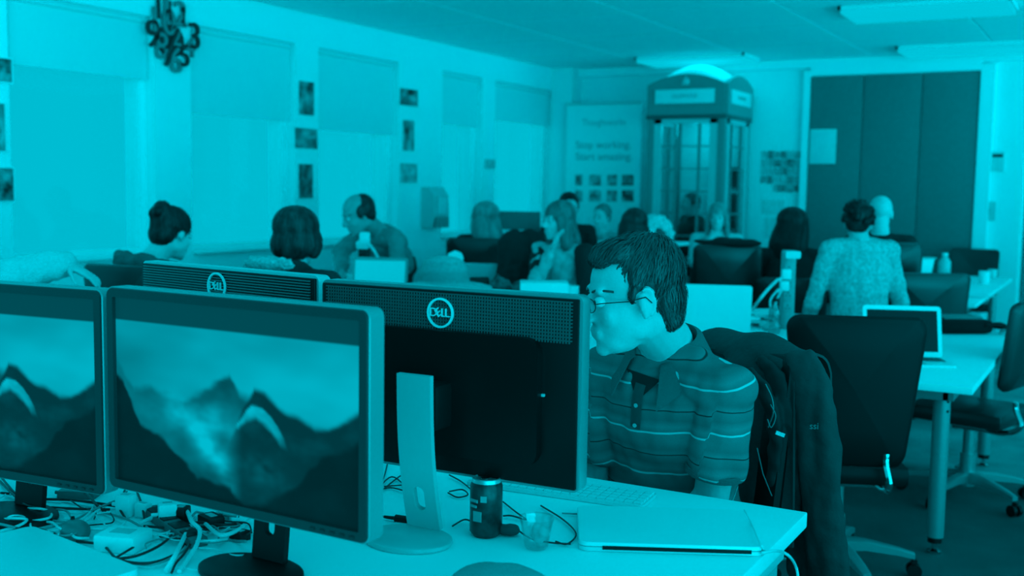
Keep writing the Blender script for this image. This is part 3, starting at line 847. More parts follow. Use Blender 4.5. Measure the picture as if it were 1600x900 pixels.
# clock made of loose numbers
cc = Wx(270, 57, XL+.03)
t = thing('wall_clock', 'wall clock made of a cluster of big loose numbers', 'clock', (XL, cc.y, cc.z))
CLK = mat('clock_black', .025, .5); CLG = mat('clock_grey', .22, .5)
def s_at(px, py):
    q = Wx(px, py, XL+.03); return q.y-cc.y, q.z-cc.z
y_, z_ = s_at(268, 64)
bm = BM(); cyl(bm, (.02, y_, z_), .115, .03, 32, axis=(1, 0, 0)); obj('clock_body', bm, CLK, t)
bm = BM()
for px, py in ((258, 90), (276, 46)):
    a, b = s_at(px, py); tube(bm, [(.045, y_, z_), (.045, a, b)], .014, 6)
obj('hand', bm, CLK, t)
for s_, px, py, sz, mm in (('12', 270, 22, .26, CLG), ('1', 285, 28, .2, CLK), ('2', 274, 58, .2, CLG), ('3', 303, 59, .27, CLK), ('4', 296, 76, .2, CLG), ('5', 287, 89, .23, CLK), ('6', 274, 96, .26, CLG),
                           ('7', 262, 90, .2, CLK), ('8', 251, 74, .26, CLG), ('9', 238, 55, .27, CLK), ('10', 252, 35, .26, CLG), ('11', 255, 17, .2, CLK)):
    me = text_mesh(s_, sz, .012); a, b = s_at(px, py)
    me.transform(Matrix.Translation((.035, a, b)) @ Matrix.Rotation(PI/2, 4, 'Z') @ Matrix.Rotation(PI/2, 4, 'X'))
    obj('numeral', me, mm, t, False)
# dispenser on the wall
a = Wx(655, 292, XL); b = Wx(683, 355, XL); w_ = abs(b.y-a.y); h_ = a.z-b.z
t = thing('wall_dispenser', 'pale wall dispenser with dark bottom right of the bending man', 'dispenser', (XL, (a.y+b.y)/2, b.z))
bm = BM(); prism(bm, [(0, h_*.0), (.13, h_*.02), (.16, h_*.3), (.15, h_*.8), (.09, h_), (0, h_)], w_*.8, V((.0, w_*.4, 0)), V((1, 0, 0)), V((0, 0, 1))); obj('housing', bm, mat('dispenser_plastic', .56, .4), t, False)
bm = BM(); box(bm, (.165, 0, h_*.14), (.012, w_*.72, h_*.26), bev=.004); obj('tray', bm, mat('dispenser_dark', .28, .5), t)
bm = BM(); box(bm, (.163, 0, h_*.55), (.01, w_*.5, h_*.4), bev=.004); obj('window', bm, mat('dispenser_window', .7, .3), t)
a = Wx(757, 252, XL); b = Wx(772, 264, XL)
t = thing('light_switch', 'small grey switch on the pier beside the corner', 'switch', (XL, (a.y+b.y)/2, b.z))
bm = BM(); box(bm, (.01, 0, .05), (.02, .2, .1), bev=.004); obj('plate', bm, mat('switch_dim', .5, .5), t)
bm = BM(); box(bm, (.022, 0, .05), (.008, .06, .05), bev=.002); obj('rocker', bm, SILVER, t)

# ================================================================== SMALL THINGS ON THE NEAR DESK
def quad_slab(pts, z0, z1, bev=0):
    bm = BM(); a = [bm.verts.new((p[0], p[1], z0)) for p in pts]; b = [bm.verts.new((p[0], p[1], z1)) for p in pts]
    n = len(a); bm.faces.new(list(reversed(a))); bm.faces.new(b)
    for i in range(n): bm.faces.new((a[i], a[(i+1) % n], b[(i+1) % n], b[i]))
    if bev: bmesh.ops.bevel(bm, geom=bm.edges[:], offset=bev, segments=2, affect='EDGES')
    return bm
def round_poly(pts, r, n=5):
    out = []
    for i, p in enumerate(pts):
        a = V(pts[i-1][:2]); b = V(p[:2]); c = V(pts[(i+1) % len(pts)][:2])
        u = (a-b).normalized(); w = (c-b).normalized()
        for k in range(n+1):
            t = k/n; out.append((b+u*r*(1-t)**2+w*r*t*t))
    return out
# white closed laptop, bottom left
A = Wz(50, 821, Z1+.022); dr = (Wz(240, 895, Z1+.022)-A); dr.z = 0; dr.normalize(); dn = V((dr.y, -dr.x, 0))
if dn.dot(FWD) > 0: dn = -dn
pts = [A, A+dr*.36, A+dr*.36+dn*.25, A+dn*.25]
bm = quad_slab(round_poly(pts, .02), Z1+.003, Z1+.022)
t = thing('closed_laptop', 'white closed laptop at the bottom left corner of the desk', 'laptop', (A.x, A.y, Z1))
for b_ in (bm,): bmesh.ops.translate(b_, verts=b_.verts, vec=-V((A.x, A.y, Z1)))
obj('lid', bm, WHITEP, t)
bm = quad_slab(round_poly([p-V((A.x, A.y, 0)) for p in pts], .024), .0, .0035); obj('base', bm, ALU, t)
# silver closed laptop at right
fl = Wz(904, 858, Z1+.004); fr = Wz(1195, 867, Z1+.004); ud = (fr-fl).normalized(); nd = V((-ud.y, ud.x, 0))
if nd.dot(FWD) < 0: nd = -nd
wl = (fr-fl).length
ctr = (fl+fr)/2+nd*.12
t = thing('closed_laptop', 'thin silver closed laptop with a dark front slot, right of the clear cup', 'laptop', (ctr.x, ctr.y, Z1), math.atan2(ud.y, ud.x))
bm = BM(); skin_rings(bm, [[V((x, y, z)) for x, y in rrect(wl, .24, .018)] for z in (.001, .009)]); obj('base', bm, ALU, t)
bm = BM(); skin_rings(bm, [[V((x*s, y*s, z)) for x, y in rrect(wl, .24, .018)] for z, s in ((.0105, 1), (.016, 1), (.018, .99))]); obj('lid', bm, mat('laptop_lid', .85, .35), t)
bm = BM(); box(bm, (0.01, -.1202, .0085), (wl*.80, .003, .007)); obj('front_slot', bm, BLACKP, t)
# cable from the silver laptop over the desk corner
def cable(pts, r, m, label, k=6, name='cable', group=None):
    bm = BM(); tube(bm, spline(pts, k), r, 6); o = obj(name, bm, m); return tag(o, label, 'cable', group)
WC = mat('white_cable', .75, .5); BC = mat('black_cable', .015, .5); GC = mat('grey_cable', .3, .5)
cable([Wz(1190, 864, Z1+.008), Wz(1215, 861, Z1+.012), Wz(1232, 868, Z1+.012), Wd(1243, 884, 2.08), Wd(1247, 905, 2.08), Wd(1248, 960, 2.1)], .0028, WC, 'white cable running from the silver laptop over the desk edge')
cable([Wz(1163, 797, Z1+.003), Wz(1176, 822, Z1+.021), Wz(1188, 850, Z1+.022), Wz(1196, 862, Z1+.006)], .0018, WC, 'thin white cable lying across the silver laptop')
# drink can
cz_ = Wz(759, 836, Z1)
t = thing('drink_can', 'dark drink can standing right of the silver monitor stand', 'can', (cz_.x, cz_.y, Z1))
bm = BM(); lathe(bm, (0, 0, 0), [(0, .024), (.004, .027), (.010, .032), (.100, .032), (.108, .029)], 28)
m = mat('can_print', .035, .3, metal=.2, var=.03, vscale=38); obj('can_body', bm, m, t)
bm = BM(); lathe(bm, (0, 0, .108), [(0, .029), (.007, .0275), (.008, .026), (.005, .025)], 28); obj('can_top', bm, mat('can_top', .6, .3, metal=.6), t)
bm = BM(); cyl(bm, (.0, -.006, .1155), .009, .002, 12); obj('pull_tab', bm, CHROME, t)
bm = BM()
for a0, z0, w0, h0 in ((-1.9, .075, .022, .006), (-1.9, .064, .016, .005), (-1.6, .045, .018, .02), (-1.2, .08, .012, .012)):
    dd = V((math.cos(a0), math.sin(a0), 0)); Rm = Matrix.Rotation(a0+PI/2, 3, 'Z'); box(bm, dd*.0318+V((0, 0, z0)), (w0, .002, h0), Rm)
obj('printed_mark', bm, mat('can_mark', .35, .4), t)
# clear cup, tilted, with crumpled tissue
cz_ = Wz(838, 858, Z1)
t = thing('clear_cup', 'clear plastic cup among thin cables right of the dark can', 'cup', (cz_.x, cz_.y, Z1+.002), 0)
bm = BM(); n = 24; rings = []
for z, q in ((0, .018), (.004, .022), (.055, .032), (.060, .034), (.058, .031), (.006, .020), (.005, .004)):
    rings.append([V((q*math.cos(2*PI*k/n), q*math.sin(2*PI*k/n), z)) for k in range(n)])
skin_rings(bm, rings); obj('cup_wall', bm, glass_mat('cup_plastic', .93, .18), t)
bm = BM(); ell(bm, (.004, .004, .028), (.016, .013, .018), sub=3); me = mesh_of(bm); 
for v in me.vertices: v.co += V((noi(v.co, 90), noi(v.co, 90, 4), noi(v.co, 90, 9)))*.007
obj('crumpled_wrapper', me, mat('wrapper', .6, .35), t)
# crumpled dark cloth/bag under the cup, white paper slips
def crumple(label, c, r, m, seed, amp=.35, fr=30, name='crumpled_cloth', cat='cloth', sub=4):
    bm = BM(); ell(bm, (0, 0, r[2]), r, sub=sub); me = mesh_of(bm, True, 180)
    L = max(r)
    for v in me.vertices:
        p = v.co; k = amp*(noi(p, fr, seed)+.5*noi(p, fr*2.2, seed+3)); v.co = V((p.x*(1+k), p.y*(1+k), max(0.0, p.z*(1+k*1.2))))
    o = obj(name, me, m, loc=c); return tag(o, label, cat)
c_ = Wz(815, 848, Z1); crumple('crumpled dark cloth lying at the foot of the clear cup', (c_.x-.045, c_.y+.03, Z1), (.026, .02, .010), mat('cloth_dark', .06, .8), 3)
c_ = Wd(782, 885, 1.70); crumple('soft grey felt pouch at the bottom edge in front of the can', (c_.x, c_.y, Z1), (.085, .065, .036), mat('grey_felt', .30, .8, bump=.2, bscale=120), 5, .10, 12, 'felt_pouch', 'pouch')
c_ = Wz(618, 838, Z1)
t = tag(obj('paper_note', quad_slab([Wz(598, 841, Z1), Wz(622, 812, Z1), Wz(642, 820, Z1), Wz(640, 845, Z1)], Z1+.001, Z1+.0025), PAPER), 'small white paper note left of the silver monitor stand', 'paper')
c_ = Wz(600, 806, Z1+.01); d_ = Wz(646, 812, Z1+.01)
t = thing('cable_plug', 'black cylindrical plug lying left of the silver monitor stand', 'plug', (c_.x, c_.y, Z1))
q = d_-c_; q.z = 0
bm = BM(); tube(bm, [V((0, 0, .008)), V((0, 0, .008))+q*.35, V((0, 0, .008))+q*.4, V((0, 0, .008))+q], [.003, .004, .008, .0075], 12); obj('plug_body', bm, BLACKP, t)
bm = BM(); tube(bm, [V((0, 0, .008))-q*.35, V((0, 0, .008))], .0025, 8); obj('plug_tip', bm, CHROME, t)
# keyboard by the far edge
kr = Wz(1020, 776, Z1+.01); kl = Wz(880, 757, Z1+.01); kd = (kr-kl).normalized(); ka = math.atan2(kd.y, kd.x); kc = kr-kd*.21
kn = V((-kd.y, kd.x, 0)); kc = kc-kn*.02
t = thing('keyboard', 'thin white keyboard behind the large monitor at the far desk edge', 'keyboard', (kc.x, kc.y, Z1), ka)
bm = BM(); skin_rings(bm, [[V((x, y, z)) for x, y in rrect(.42, .115, .012)] for z in (.001, .009)]); obj('keyboard_body', bm, ALU, t)
bm = BM()
for r_ in range(5):
    for k in range(20): box(bm, (-.197+.0207*k, -.042+.021*r_, .0105), (.0165, .0165, .004))
g = obj('keys', bm, mat('key_white', .8, .5), t, False); g['kind'] = 'stuff'
# thin black cables around the can and behind the silver stand
def deskpts(pp, h=.004): return [Wz(x, y, Z1+h+random.uniform(0, .004)) for x, y in pp]
near = [([(585, 770), (612, 745), (640, 762), (655, 742)], BC, 'black cable looping left of the silver stand neck'),
 ([(588, 768), (600, 745), (606, 722), (612, 700)], BC, 'black cable rising from the desk to the big monitor'),
 ([(598, 765), (628, 742), (648, 735), (640, 720)], BC, 'second black cable bending behind the silver stand neck'),
 ([(585, 768), (610, 762), (640, 768), (642, 758), (600, 760)], BC, 'flat black cable loop on the desk left of the stand'),
 ([(700, 770), (715, 777), (731, 773), (722, 765), (702, 768)], BC, 'small black cable loop right of the stand neck'),
 ([(702, 742), (720, 752), (735, 764)], BC, 'short black cable under the big monitor left of the can'),
 ([(786, 784), (806, 800), (822, 812), (800, 806), (786, 806)], BC, 'black cable loop right of the dark can'),
 ([(707, 822), (725, 812), (738, 815)], BC, 'short black cable between stand and can'),
 ([(805, 825), (830, 842), (862, 848), (892, 850)], BC, 'black cable along the front of the clear cup'),
 ([(845, 790), (880, 812), (900, 834), (886, 850), (868, 846)], BC, 'thin dark cable curving right of the clear cup'),
 ([(878, 802), (900, 803), (908, 802)], GC, 'short grey wire end on the bare desk')]
for pp, mm, lab in near: cable(deskpts(pp), .0017, mm, lab)
# ---- tangle at left
def hump(p, h): return V((p.x, p.y, Z1+h))
tang = [
 ([(0, 742), (12, 758), (30, 775), (60, 782)], .012, BC, .0028, 'thick black cable at the left edge under the left monitor'),
 ([(0, 752), (20, 772), (45, 790), (90, 795)], .02, BC, .0028, 'black cable drooping left of the left monitor stand'),
 ([(70, 780), (110, 781), (150, 786), (190, 792)], .008, BC, .003, 'straight black cable right of the left monitor stand'),
 ([(0, 790), (60, 792), (120, 795), (172, 796)], .006, BC, .0028, 'flat black cable passing behind the left stand'),
 ([(125, 764), (140, 776), (152, 790), (165, 800)], .018, BC, .003, 'black cable bending down towards the white adapter'),
 ([(195, 766), (186, 790), (196, 810)], .02, BC, .0025, 'short black cable hanging under the middle monitor'),
 ([(214, 768), (222, 790), (226, 812)], .02, BC, .0025, 'black cable between the two white plugs'),
 ([(62, 828), (110, 815), (150, 795), (185, 780), (198, 768)], .012, GC, .0024, 'grey cable sweeping up to the right past the left stand'),
 ([(62, 832), (100, 826), (135, 806), (150, 786)], .016, WC, .0022, 'pale thin cable left of the white adapter'),
 ([(160, 800), (200, 812), (235, 832), (228, 822)], .01, GC, .0024, 'grey cable crossing behind the white adapter'),
 ([(180, 872), (200, 860), (225, 845), (240, 835)], .01, BC, .0022, 'black cable in front of the white adapter'),
 ([(178, 874), (215, 868), (250, 852), (268, 835), (266, 825)], .01, BC, .0026, 'black cable curving to the right of the adapter'),
 ([(120, 846), (160, 852), (185, 874), (230, 880), (270, 868), (290, 848)], .007, BC, .0026, 'long black cable curving along the front of the tangle'),
 ([(190, 878), (240, 882), (285, 862), (300, 845)], .006, GC, .0022, 'grey cable beside the long black one'),
 ([(218, 818), (245, 806), (270, 798), (290, 797), (300, 815), (312, 828), (308, 850), (296, 870), (280, 893)], .03, WC, .0042, 'thick white cable arching over the tangle'),
 ([(305, 810), (290, 835), (275, 865), (258, 893)], .022, WC, .0045, 'thick white cable running to the bottom edge'),
 ([(312, 808), (325, 822), (345, 836), (372, 828), (390, 812)], .022, WC, .004, 'thick white cable sagging left of the middle stand'),
 ([(225, 822), (265, 824), (310, 816), (350, 820), (388, 816)], .012, BC, .0026, 'black cable running behind the middle stand'),
 ([(250, 838), (280, 842), (320, 828), (380, 822)], .008, BC, .0024, 'second black cable behind the middle stand'),
 ([(0, 812), (20, 810), (42, 812), (28, 822), (0, 830)], .02, WC, .0028, 'white cable loop beside the white closed laptop'),
 ([(75, 812), (95, 815), (110, 816), (106, 800), (90, 796), (75, 800)], .01, GC, .0022, 'grey cable loop right of the left stand'),
 ([(165, 790), (150, 800), (135, 812), (118, 818)], .014, WC, .003, 'pale cable left of the white plugs'),
 ([(268, 826), (262, 832), (240, 836), (215, 832)], .01, WC, .0024, 'pale cable end lying on the white adapter'),
 ([(310, 828), (290, 862), (275, 880), (268, 895)], .01, BC, .0024, 'dark cable following the thick white one'),
 ([(30, 748), (50, 760), (74, 752), (104, 760)], .02, BC, .0024, 'black cable tucked under the left monitor')]
random.seed(3)
for pp, h, mm, r_, lab in tang:
    n = len(pp); P = []
    for i, (x, y) in enumerate(pp):
        hh = .005+h*math.sin(PI*i/(n-1))*(.6+.5*random.random()); P.append(Wz(x, y, Z1+hh))
    cable(P, r_, mm, lab)
rnd_ = random.Random(21)
for k in range(26):
    x0, y0_ = rnd_.uniform(0, 380), rnd_.uniform(775, 850)
    a = rnd_.uniform(0, 2*PI); P = []
    for i in range(6):
        x0 += math.cos(a)*rnd_.uniform(12, 34); y0_ += math.sin(a)*rnd_.uniform(4, 13); a += rnd_.uniform(-1.1, 1.1)
        x0 = min(max(x0, -20), 392); lim = 812+.30*max(0, x0-60); y0_ = min(max(y0_, 770+.10*x0), min(lim+14, 888))
        P.append(Wz(x0, y0_, Z1+.004+rnd_.uniform(0, .016)))
    cable(P, rnd_.choice([.0015, .002, .0026]), rnd_.choice([WC, WC, BC, GC]), 'thin cable lost in the tangle under the two mountain monitors', group='tangled thin cables')
# adapters and plugs in the tangle
def brick(label, px, py, s, rz, m, name='power_adapter', z=0):
    c = Wz(px, py, Z1+z); t = thing(name, label, 'adapter', (c.x, c.y, Z1+z), rz)
    bm = BM(); box(bm, (0, 0, s[2]/2), s, bev=min(s)*.18); obj('adapter_body', bm, m, t)
    bm = BM(); box(bm, (0, 0, s[2]+.0004), (s[0]*.5, s[1]*.4, .001)); obj('label_plate', bm, SILVER, t)
    bm = BM(); cyl(bm, (-s[0]/2-.006, 0, s[2]*.5), .004, .014, 8, axis=(1, 0, 0)); obj('cable_boot', bm, m, t)
    return t
brick('white power adapter in the middle of the cable tangle', 193, 856, (.082, .070, .032), YAW-.2, WHITEP)
brick('white plug just under the middle monitor, left of the other', 197, 806, (.034, .03, .045), .3, WHITEP, 'power_plug')
brick('white plug just under the middle monitor, right of the other', 262, 820, (.036, .03, .045), .9, WHITEP, 'power_plug')
brick('pale square plug between the two white plugs', 224, 808, (.03, .02, .03), .1, WHITEP, 'power_plug')
brick('white plug beside the middle monitor stand', 358, 815, (.035, .03, .03), .1, WHITEP, 'power_plug')
brick('black plug in a socket behind the arching white cable', 283, 818, (.03, .035, .035), .4, BLACKP, 'power_plug')
brick('black adapter right of the arching white cable', 330, 824, (.05, .035, .025), -.3, BLACKP)
brick('black adapter on the bare desk left of the middle stand', 375, 845, (.03, .03, .02), 0, BLACKP)
brick('grey adapter with thin cables, behind the left tangle', 125, 777, (.08, .05, .02), .5, mat('adapter_grey', .14, .5))
c_ = Wz(118, 838, Z1)
t = thing('computer_mouse', 'dark grey mouse beside the white closed laptop', 'mouse', (c_.x, c_.y, Z1), 1.1)
bm = BM(); ell(bm, (0, 0, .012), (.027, .046, .018), sub=3); 
for v in bm.verts: v.co.z = max(v.co.z, .001)
obj('mouse_body', bm, mat('mouse_grey', .16, .4), t)
bm = BM(); cyl(bm, (0, .022, .028), .006, .006, 12, axis=(1, 0, 0)); obj('scroll_wheel', bm, BLACKP, t)
# power strip lying in the tangle
c_ = Wz(255, 832, Z1)
t = thing('power_strip', 'black power strip under the tangled cables', 'power strip', (c_.x, c_.y, Z1), YAW-.9)
bm = BM(); box(bm, (0, .02, .010), (.26, .036, .018), bev=.005); obj('strip_body', bm, mat('strip_grey', .12, .5), t)
for k in range(4):
    bm = BM(); box(bm, (-.09+.06*k, .02, .0195), (.04, .03, .003), bev=.001); obj('socket', bm, BLACKP, t)
c_ = Wz(345, 862, Z1)
tag(obj('paper_sheet', quad_slab([Wz(262, 884, Z1), Wz(330, 838, Z1), Wz(396, 846, Z1), Wz(380, 905, Z1)], Z1+.0005, Z1+.002), PAPER), 'white paper sheet under the cables left of the middle monitor stand', 'paper')
tag(obj('paper_sheet', quad_slab([Wz(78, 800, Z1), Wz(120, 770, Z1), Wz(172, 762, Z1), Wz(180, 790, Z1)], Z1+.0005, Z1+.002), PAPER), 'white paper sheet under the cables right of the left monitor stand', 'paper')

# ================================================================== LAPTOPS, TOWERS AND THINGS ON THE OTHER TABLES
KEY = mat('laptop_key', .08, .5)
def laptop(label, c, rz, ang=105, w=.34, d=.235, lid_m=None, scr=None, on=None):
    """faces -Y (the user sits at -Y)"""
    t = thing('laptop', label, 'laptop', c, rz)
    bm = BM(); skin_rings(bm, [[V((x, y, z)) for x, y in rrect(w, d, .015)] for z in (.001, .014)]); obj('base', bm, lid_m or ALU, t)
    bm = BM()
    for r_ in range(5):
        for k in range(13): box(bm, (-w*.42+k*w*.07, .09-.022*r_, .0152), (w*.058, .017, .003))
    g = obj('keys', bm, KEY, t, False); g['kind'] = 'stuff'
    bm = BM(); box(bm, (0, -.07, .0145), (.1, .07, .001)); obj('trackpad', bm, SILVER, t)
    a = math.radians(ang-90); uy = V((0, math.sin(a), math.cos(a)))
    bm = BM(); prism(bm, rrect(w, d, .015, cy=d/2), -.006, V((0, d/2-.004, .014)), V((1, 0, 0)), uy); ld = obj('lid', bm, lid_m or ALU, t)
    nn = V((1, 0, 0)).cross(uy)
    bm = BM(); prism(bm, [(x, y) for x, y in rrect(w-.036, d-.045, .003, cy=d/2+.002)], .0012, V((0, d/2-.004, .014)), V((1, 0, 0)), uy)
    obj('screen', bm, scr or mat('laptop_screen_dark', .006, .25, spec=.5), t)
    return t
# open laptop at right on the table (screen towards the camera)
p0 = Wz(1420, 568, Z2); fr_ = cdir(1, -.12)
laptop('open white laptop with dark screen on the white table at right', (p0.x, p0.y, Z2), math.atan2(fr_.y, fr_.x), 108, .345, .235, lid_m=WHITEP)
# white laptop seen from behind, right of the man's head
p0 = Wd(1116, 470, 5.75); fr_ = cdir(-1, .16)
laptop('white laptop seen from behind, just right of the man in the polo shirt', (p0.x, p0.y, Z2), math.atan2(fr_.y, fr_.x), 104, .37, .26, lid_m=mat('laptop_white', .84, .4))
p0 = Wd(585, 437, 6.75); fr_ = cdir(1, -.12)
laptop('laptop with a lit pale screen in front of the bending man', (p0.x, p0.y, Z2+.04), math.atan2(fr_.y, fr_.x), 100, .36, .24, scr=mat('screen_lit', .3, .4, emit=WB*.62), lid_m=mat('laptop_dim', .35, .4))
tag(obj('book_stack', quad_slab([V((p0.x+math.cos(a)*.2, p0.y+math.sin(a)*.16, 0)) for a in (.6, 2.4, 3.8, 5.6)], Z2, Z2+.04), PAPER), 'flat stack of papers under the laptop by the bending man', 'papers')
p0 = Wd(752, 430, 7.72); fr_ = cdir(-1, .18)
laptop('white laptop seen from behind, in front of the blonde woman by the wall', (p0.x, p0.y, Z2), math.atan2(fr_.y, fr_.x), 112, .32, .22, lid_m=MATS['laptop_white'])
# power towers
def power_tower(label, c, h=.41, r=.04, dark=None):
    t = thing('power_tower', label, 'socket tower', c, YAW)
    m = dark or mat('tower_grey', .36, .4)
    bm = BM(); pr = rrect(r*2, r*1.6, r*.75, 6)
    skin_rings(bm, [[V((x*s, y*s, z)) for x, y in pr] for z, s in ((.012, 1), (h-.02, 1), (h-.006, .96), (h, .86))]); obj('tower_body', bm, m, t)
    bm = BM(); cyl(bm, (0, 0, .006), r*1.35, .012, 28); obj('tower_foot', bm, m, t)
    bm = BM(); prism(bm, rrect(r*2.02, .04, .01, cy=h-.02), r*1.62, V((0, -r*.81, 0))); 
    obj('tower_cap', bm, mat('tower_cap', .6, .3), t)
    for k, z in enumerate((h-.10, h-.17, h-.24, h-.31)):
        bm = BM(); box(bm, (-.005, -r*.82, z), (r*1.15, .006, .052), bev=.002); s_ = obj('socket', bm, m if dark is None else BLACKP, t)
        bm = BM()
        for q in (-1, 1): box(bm, (-.005+q*.010, -r*.82-.0035, z-.006), (.007, .002, .005))
        box(bm, (-.005, -r*.82-.0035, z+.010), (.005, .002, .009)); obj('socket_hole', bm, BLACKP, s_)
    return t
ct = Wz(1228, 513, Z2)
power_tower('tall grey socket tower with white plugs on the right-hand table', (ct.x, ct.y, Z2), h=.43)
def plug(label, c, rz, s=1.0):
    t = thing('power_plug', label, 'plug', c, rz)
    bm = BM(); box(bm, (0, -.018*s, 0), (.046*s, .034*s, .05*s), bev=.010*s); obj('plug_body', bm, WHITEP, t)
    bm = BM(); cyl(bm, (-.024*s, -.022*s, -.02*s), .008*s, .03*s, 10, axis=(-.7, 0, -.5)); obj('cable_boot', bm, WHITEP, t)
q1 = Wd(1227, 428, ct.dot(FWD)-.035); q2 = Wd(1224, 446, ct.dot(FWD)-.035)
plug('upper white plug in the tall grey socket tower', q1, YAW, 1.15); plug('lower white plug in the tall grey socket tower', q2, YAW, 1.1)
dT = ct.dot(FWD)-.09
cable([Wd(1216, 436, dT), Wd(1200, 452, dT), Wd(1184, 472, dT-.02), Wz(1172, 490, Z2+.01)], .0085, WC, 'thick white cable falling left from the tall socket tower')
cable([Wd(1216, 452, dT), Wd(1204, 468, dT), Wd(1204, 484, dT-.02), Wz(1202, 500, Z2+.01)], .006, WC, 'white cable dropping straight down beside the socket tower')
cable([Wd(1222, 452, dT), Wd(1213, 470, dT), Wd(1208, 488, dT-.02), Wz(1204, 502, Z2+.01)], .006, WC, 'second white cable down the front of the socket tower')
ct2 = Wd(569, 440, 7.2)
power_tower('dark socket tower with white plugs in front of the bending man', (ct2.x, min(ct2.y, 5.85), Z2), h=.37, dark=DARK)
d2 = ct2.dot(FWD)-.04
plug('white plug at the top of the dark socket tower', Wd(571, 371, d2), YAW, 1.5); plug('white plug low on the dark socket tower', Wd(571, 410, d2), YAW, 1.3)
cable([Wd(574, 378, d2-.05), Wd(586, 394, d2-.05), Wd(594, 412, d2-.06), Wz(600, 440, Z2+.02)], .010, WC, 'pale cable hanging from the dark socket tower')
bm = BM(); prism(bm, rrect(.10, .16, .02, cy=.08), .05); cc_ = Wd(548, 440, 7.2)
tag(obj('white_box', bm, WHITEP, loc=(cc_.x, min(cc_.y, 5.8), Z2), rotz=YAW), 'white rounded box left of the dark socket tower', 'box')
# papers and clutter on the right table
def papers(label, px, py, n, z=Z2, s=(.21, .297), spread=.06, seed=1, h=.002, name='paper_stack', cat='papers'):
    random.seed(seed); c = Wz(px, py, z); t = thing(name, label, cat, (c.x, c.y, z))
    for k in range(n):
        a = random.uniform(-.7, .7)+YAW; R = Matrix.Rotation(a, 3, 'Z')
        bm = BM(); box(bm, (random.uniform(-spread, spread), random.uniform(-spread, spread), h*(k+.5)), (s[0], s[1], h*.92), R); obj('sheet', bm, PAPER, t, False)
papers('loose white papers heaped beside the tall socket tower', 1175, 505, 9, seed=4, h=.008, spread=.09)
papers('papers piled at the right end of the table behind the man', 1120, 512, 8, seed=6, h=.010, spread=.12)
papers('flat white paper on the table just right of the socket tower', 1275, 506, 3, seed=8)
papers('open notebook pages in front of the long table papers', 1150, 540, 5, seed=12, h=.004, spread=.08)
c_ = Wz(1250, 508, Z2); crumple('crumpled clear wrapper right of the tall socket tower', (c_.x, c_.y, Z2), (.06, .04, .03), mat('wrapper_grey', .45, .3), 8, .4, 25, 'wrapper', 'wrapper', 3)
for k, (px, py, lab, vv) in enumerate(((1080, 498, 'crumpled white tissue nearest the man\'s neck on the far table', .75), (1105, 505, 'grey crumpled tissue among the papers', .5), (1140, 516, 'pale crumpled wrapper in front of the papers', .65), (1203, 516, 'crumpled white tissue at the foot of the socket tower', .7))):
    c_ = Wz(px, py, Z2); crumple(lab, (c_.x, c_.y, Z2), (.05, .04, .025), mat('tissue%d' % k, vv, .7), 30+k, .5, 30, 'tissue', 'tissue', 3)
c_ = Wz(1215, 520, Z2)
t = thing('water_bottle', 'clear plastic bottle standing against the socket tower', 'bottle', (c_.x-.01, c_.y-.03, Z2))
bm = BM(); lathe(bm, (0, 0, 0), [(0, .028), (.01, .032), (.05, .031), (.06, .029), (.07, .031), (.12, .031), (.155, .012), (.172, .012)], 20); obj('bottle_body', bm, glass_mat('bottle_plastic', .75, .15), t)
bm = BM(); cyl(bm, (0, 0, .178), .014, .016, 14); obj('bottle_cap', bm, BLACKP, t)
# bag on the right table
c_ = Wz(1512, 523, Z2)
t = thing('laptop_bag', 'low black laptop bag lying on the white table behind the open laptop', 'bag', (c_.x, c_.y, Z2), YAW+.1)
bm = BM(); box(bm, (0, .1, .04), (.30, .2, .075), bev=.03); obj('bag_body', bm, DARKF, t)
bm = BM(); tube(bm, spline([(.10, .0, .05), (.17, -.01, .06), (.24, .04, .035), (.20, .12, .03), (.13, .14, .06)]), .010, 8); obj('bag_strap', bm, BLACKP, t)
bm = BM(); tube(bm, spline([(.16, -.03, .01), (.21, -.04, .035), (.26, .0, .02), (.23, .08, .01)]), .008, 8); obj('bag_buckle', bm, STEEL, t)
bm = BM(); box(bm, (.0, .12, .083), (.22, .14, .014), bev=.005); obj('bag_flap', bm, mat('bag_flap', .2, .7), t)
# mug, hat, scarf, phone, lamp behind the big monitor
def mug(label, c, r=.05, h=.12, m=None, name='mug'):
    t = thing(name, label, 'cup', c)
    bm = BM(); n = 24; rings = []
    for z, q in ((0, r*.86), (.004, r*.9), (h*.5, r), (h, r), (h, r*.92), (.01, r*.85), (.01, r*.1)):
        rings.append([V((q*math.cos(2*PI*k/n), q*math.sin(2*PI*k/n), z)) for k in range(n)])
    skin_rings(bm, rings); obj('cup_wall', bm, m or WHITEP, t)
    bm = BM(); cyl(bm, (0, 0, h*.8), r*.9, .004, 20); obj('drink', bm, DARK, t); return t
c_ = Wd(891, 455, 6.45); mug('white mug standing above the right end of the big monitor', (c_.x, c_.y, Z2), .052, .17)
hc = Wd(694, 445, 5.85)
t = thing('straw_hat', 'pale woven straw hat resting above the big monitor', 'hat', (hc.x, hc.y, Z2+.20), YAW-.35)
bm = BM(); rings = []; n = 40
for q, z in ((.24, .0), (.20, .012), (.14, .022), (.125, .04), (.118, .10), (.10, .145), (.06, .168), (.01, .175)):
    rings.append([V((q*1.1*math.cos(2*PI*k/n), q*math.sin(2*PI*k/n), z+.012*math.sin(4*PI*k/n)*(q > .13))) for k in range(n)])
skin_rings(bm, rings); HAT = mat('straw', .55, .8, var=.16, vscale=60, bump=1.0, bscale=90, stretch=(1, 1, 7)); obj('hat_body', bm, HAT, t)
bm = BM()
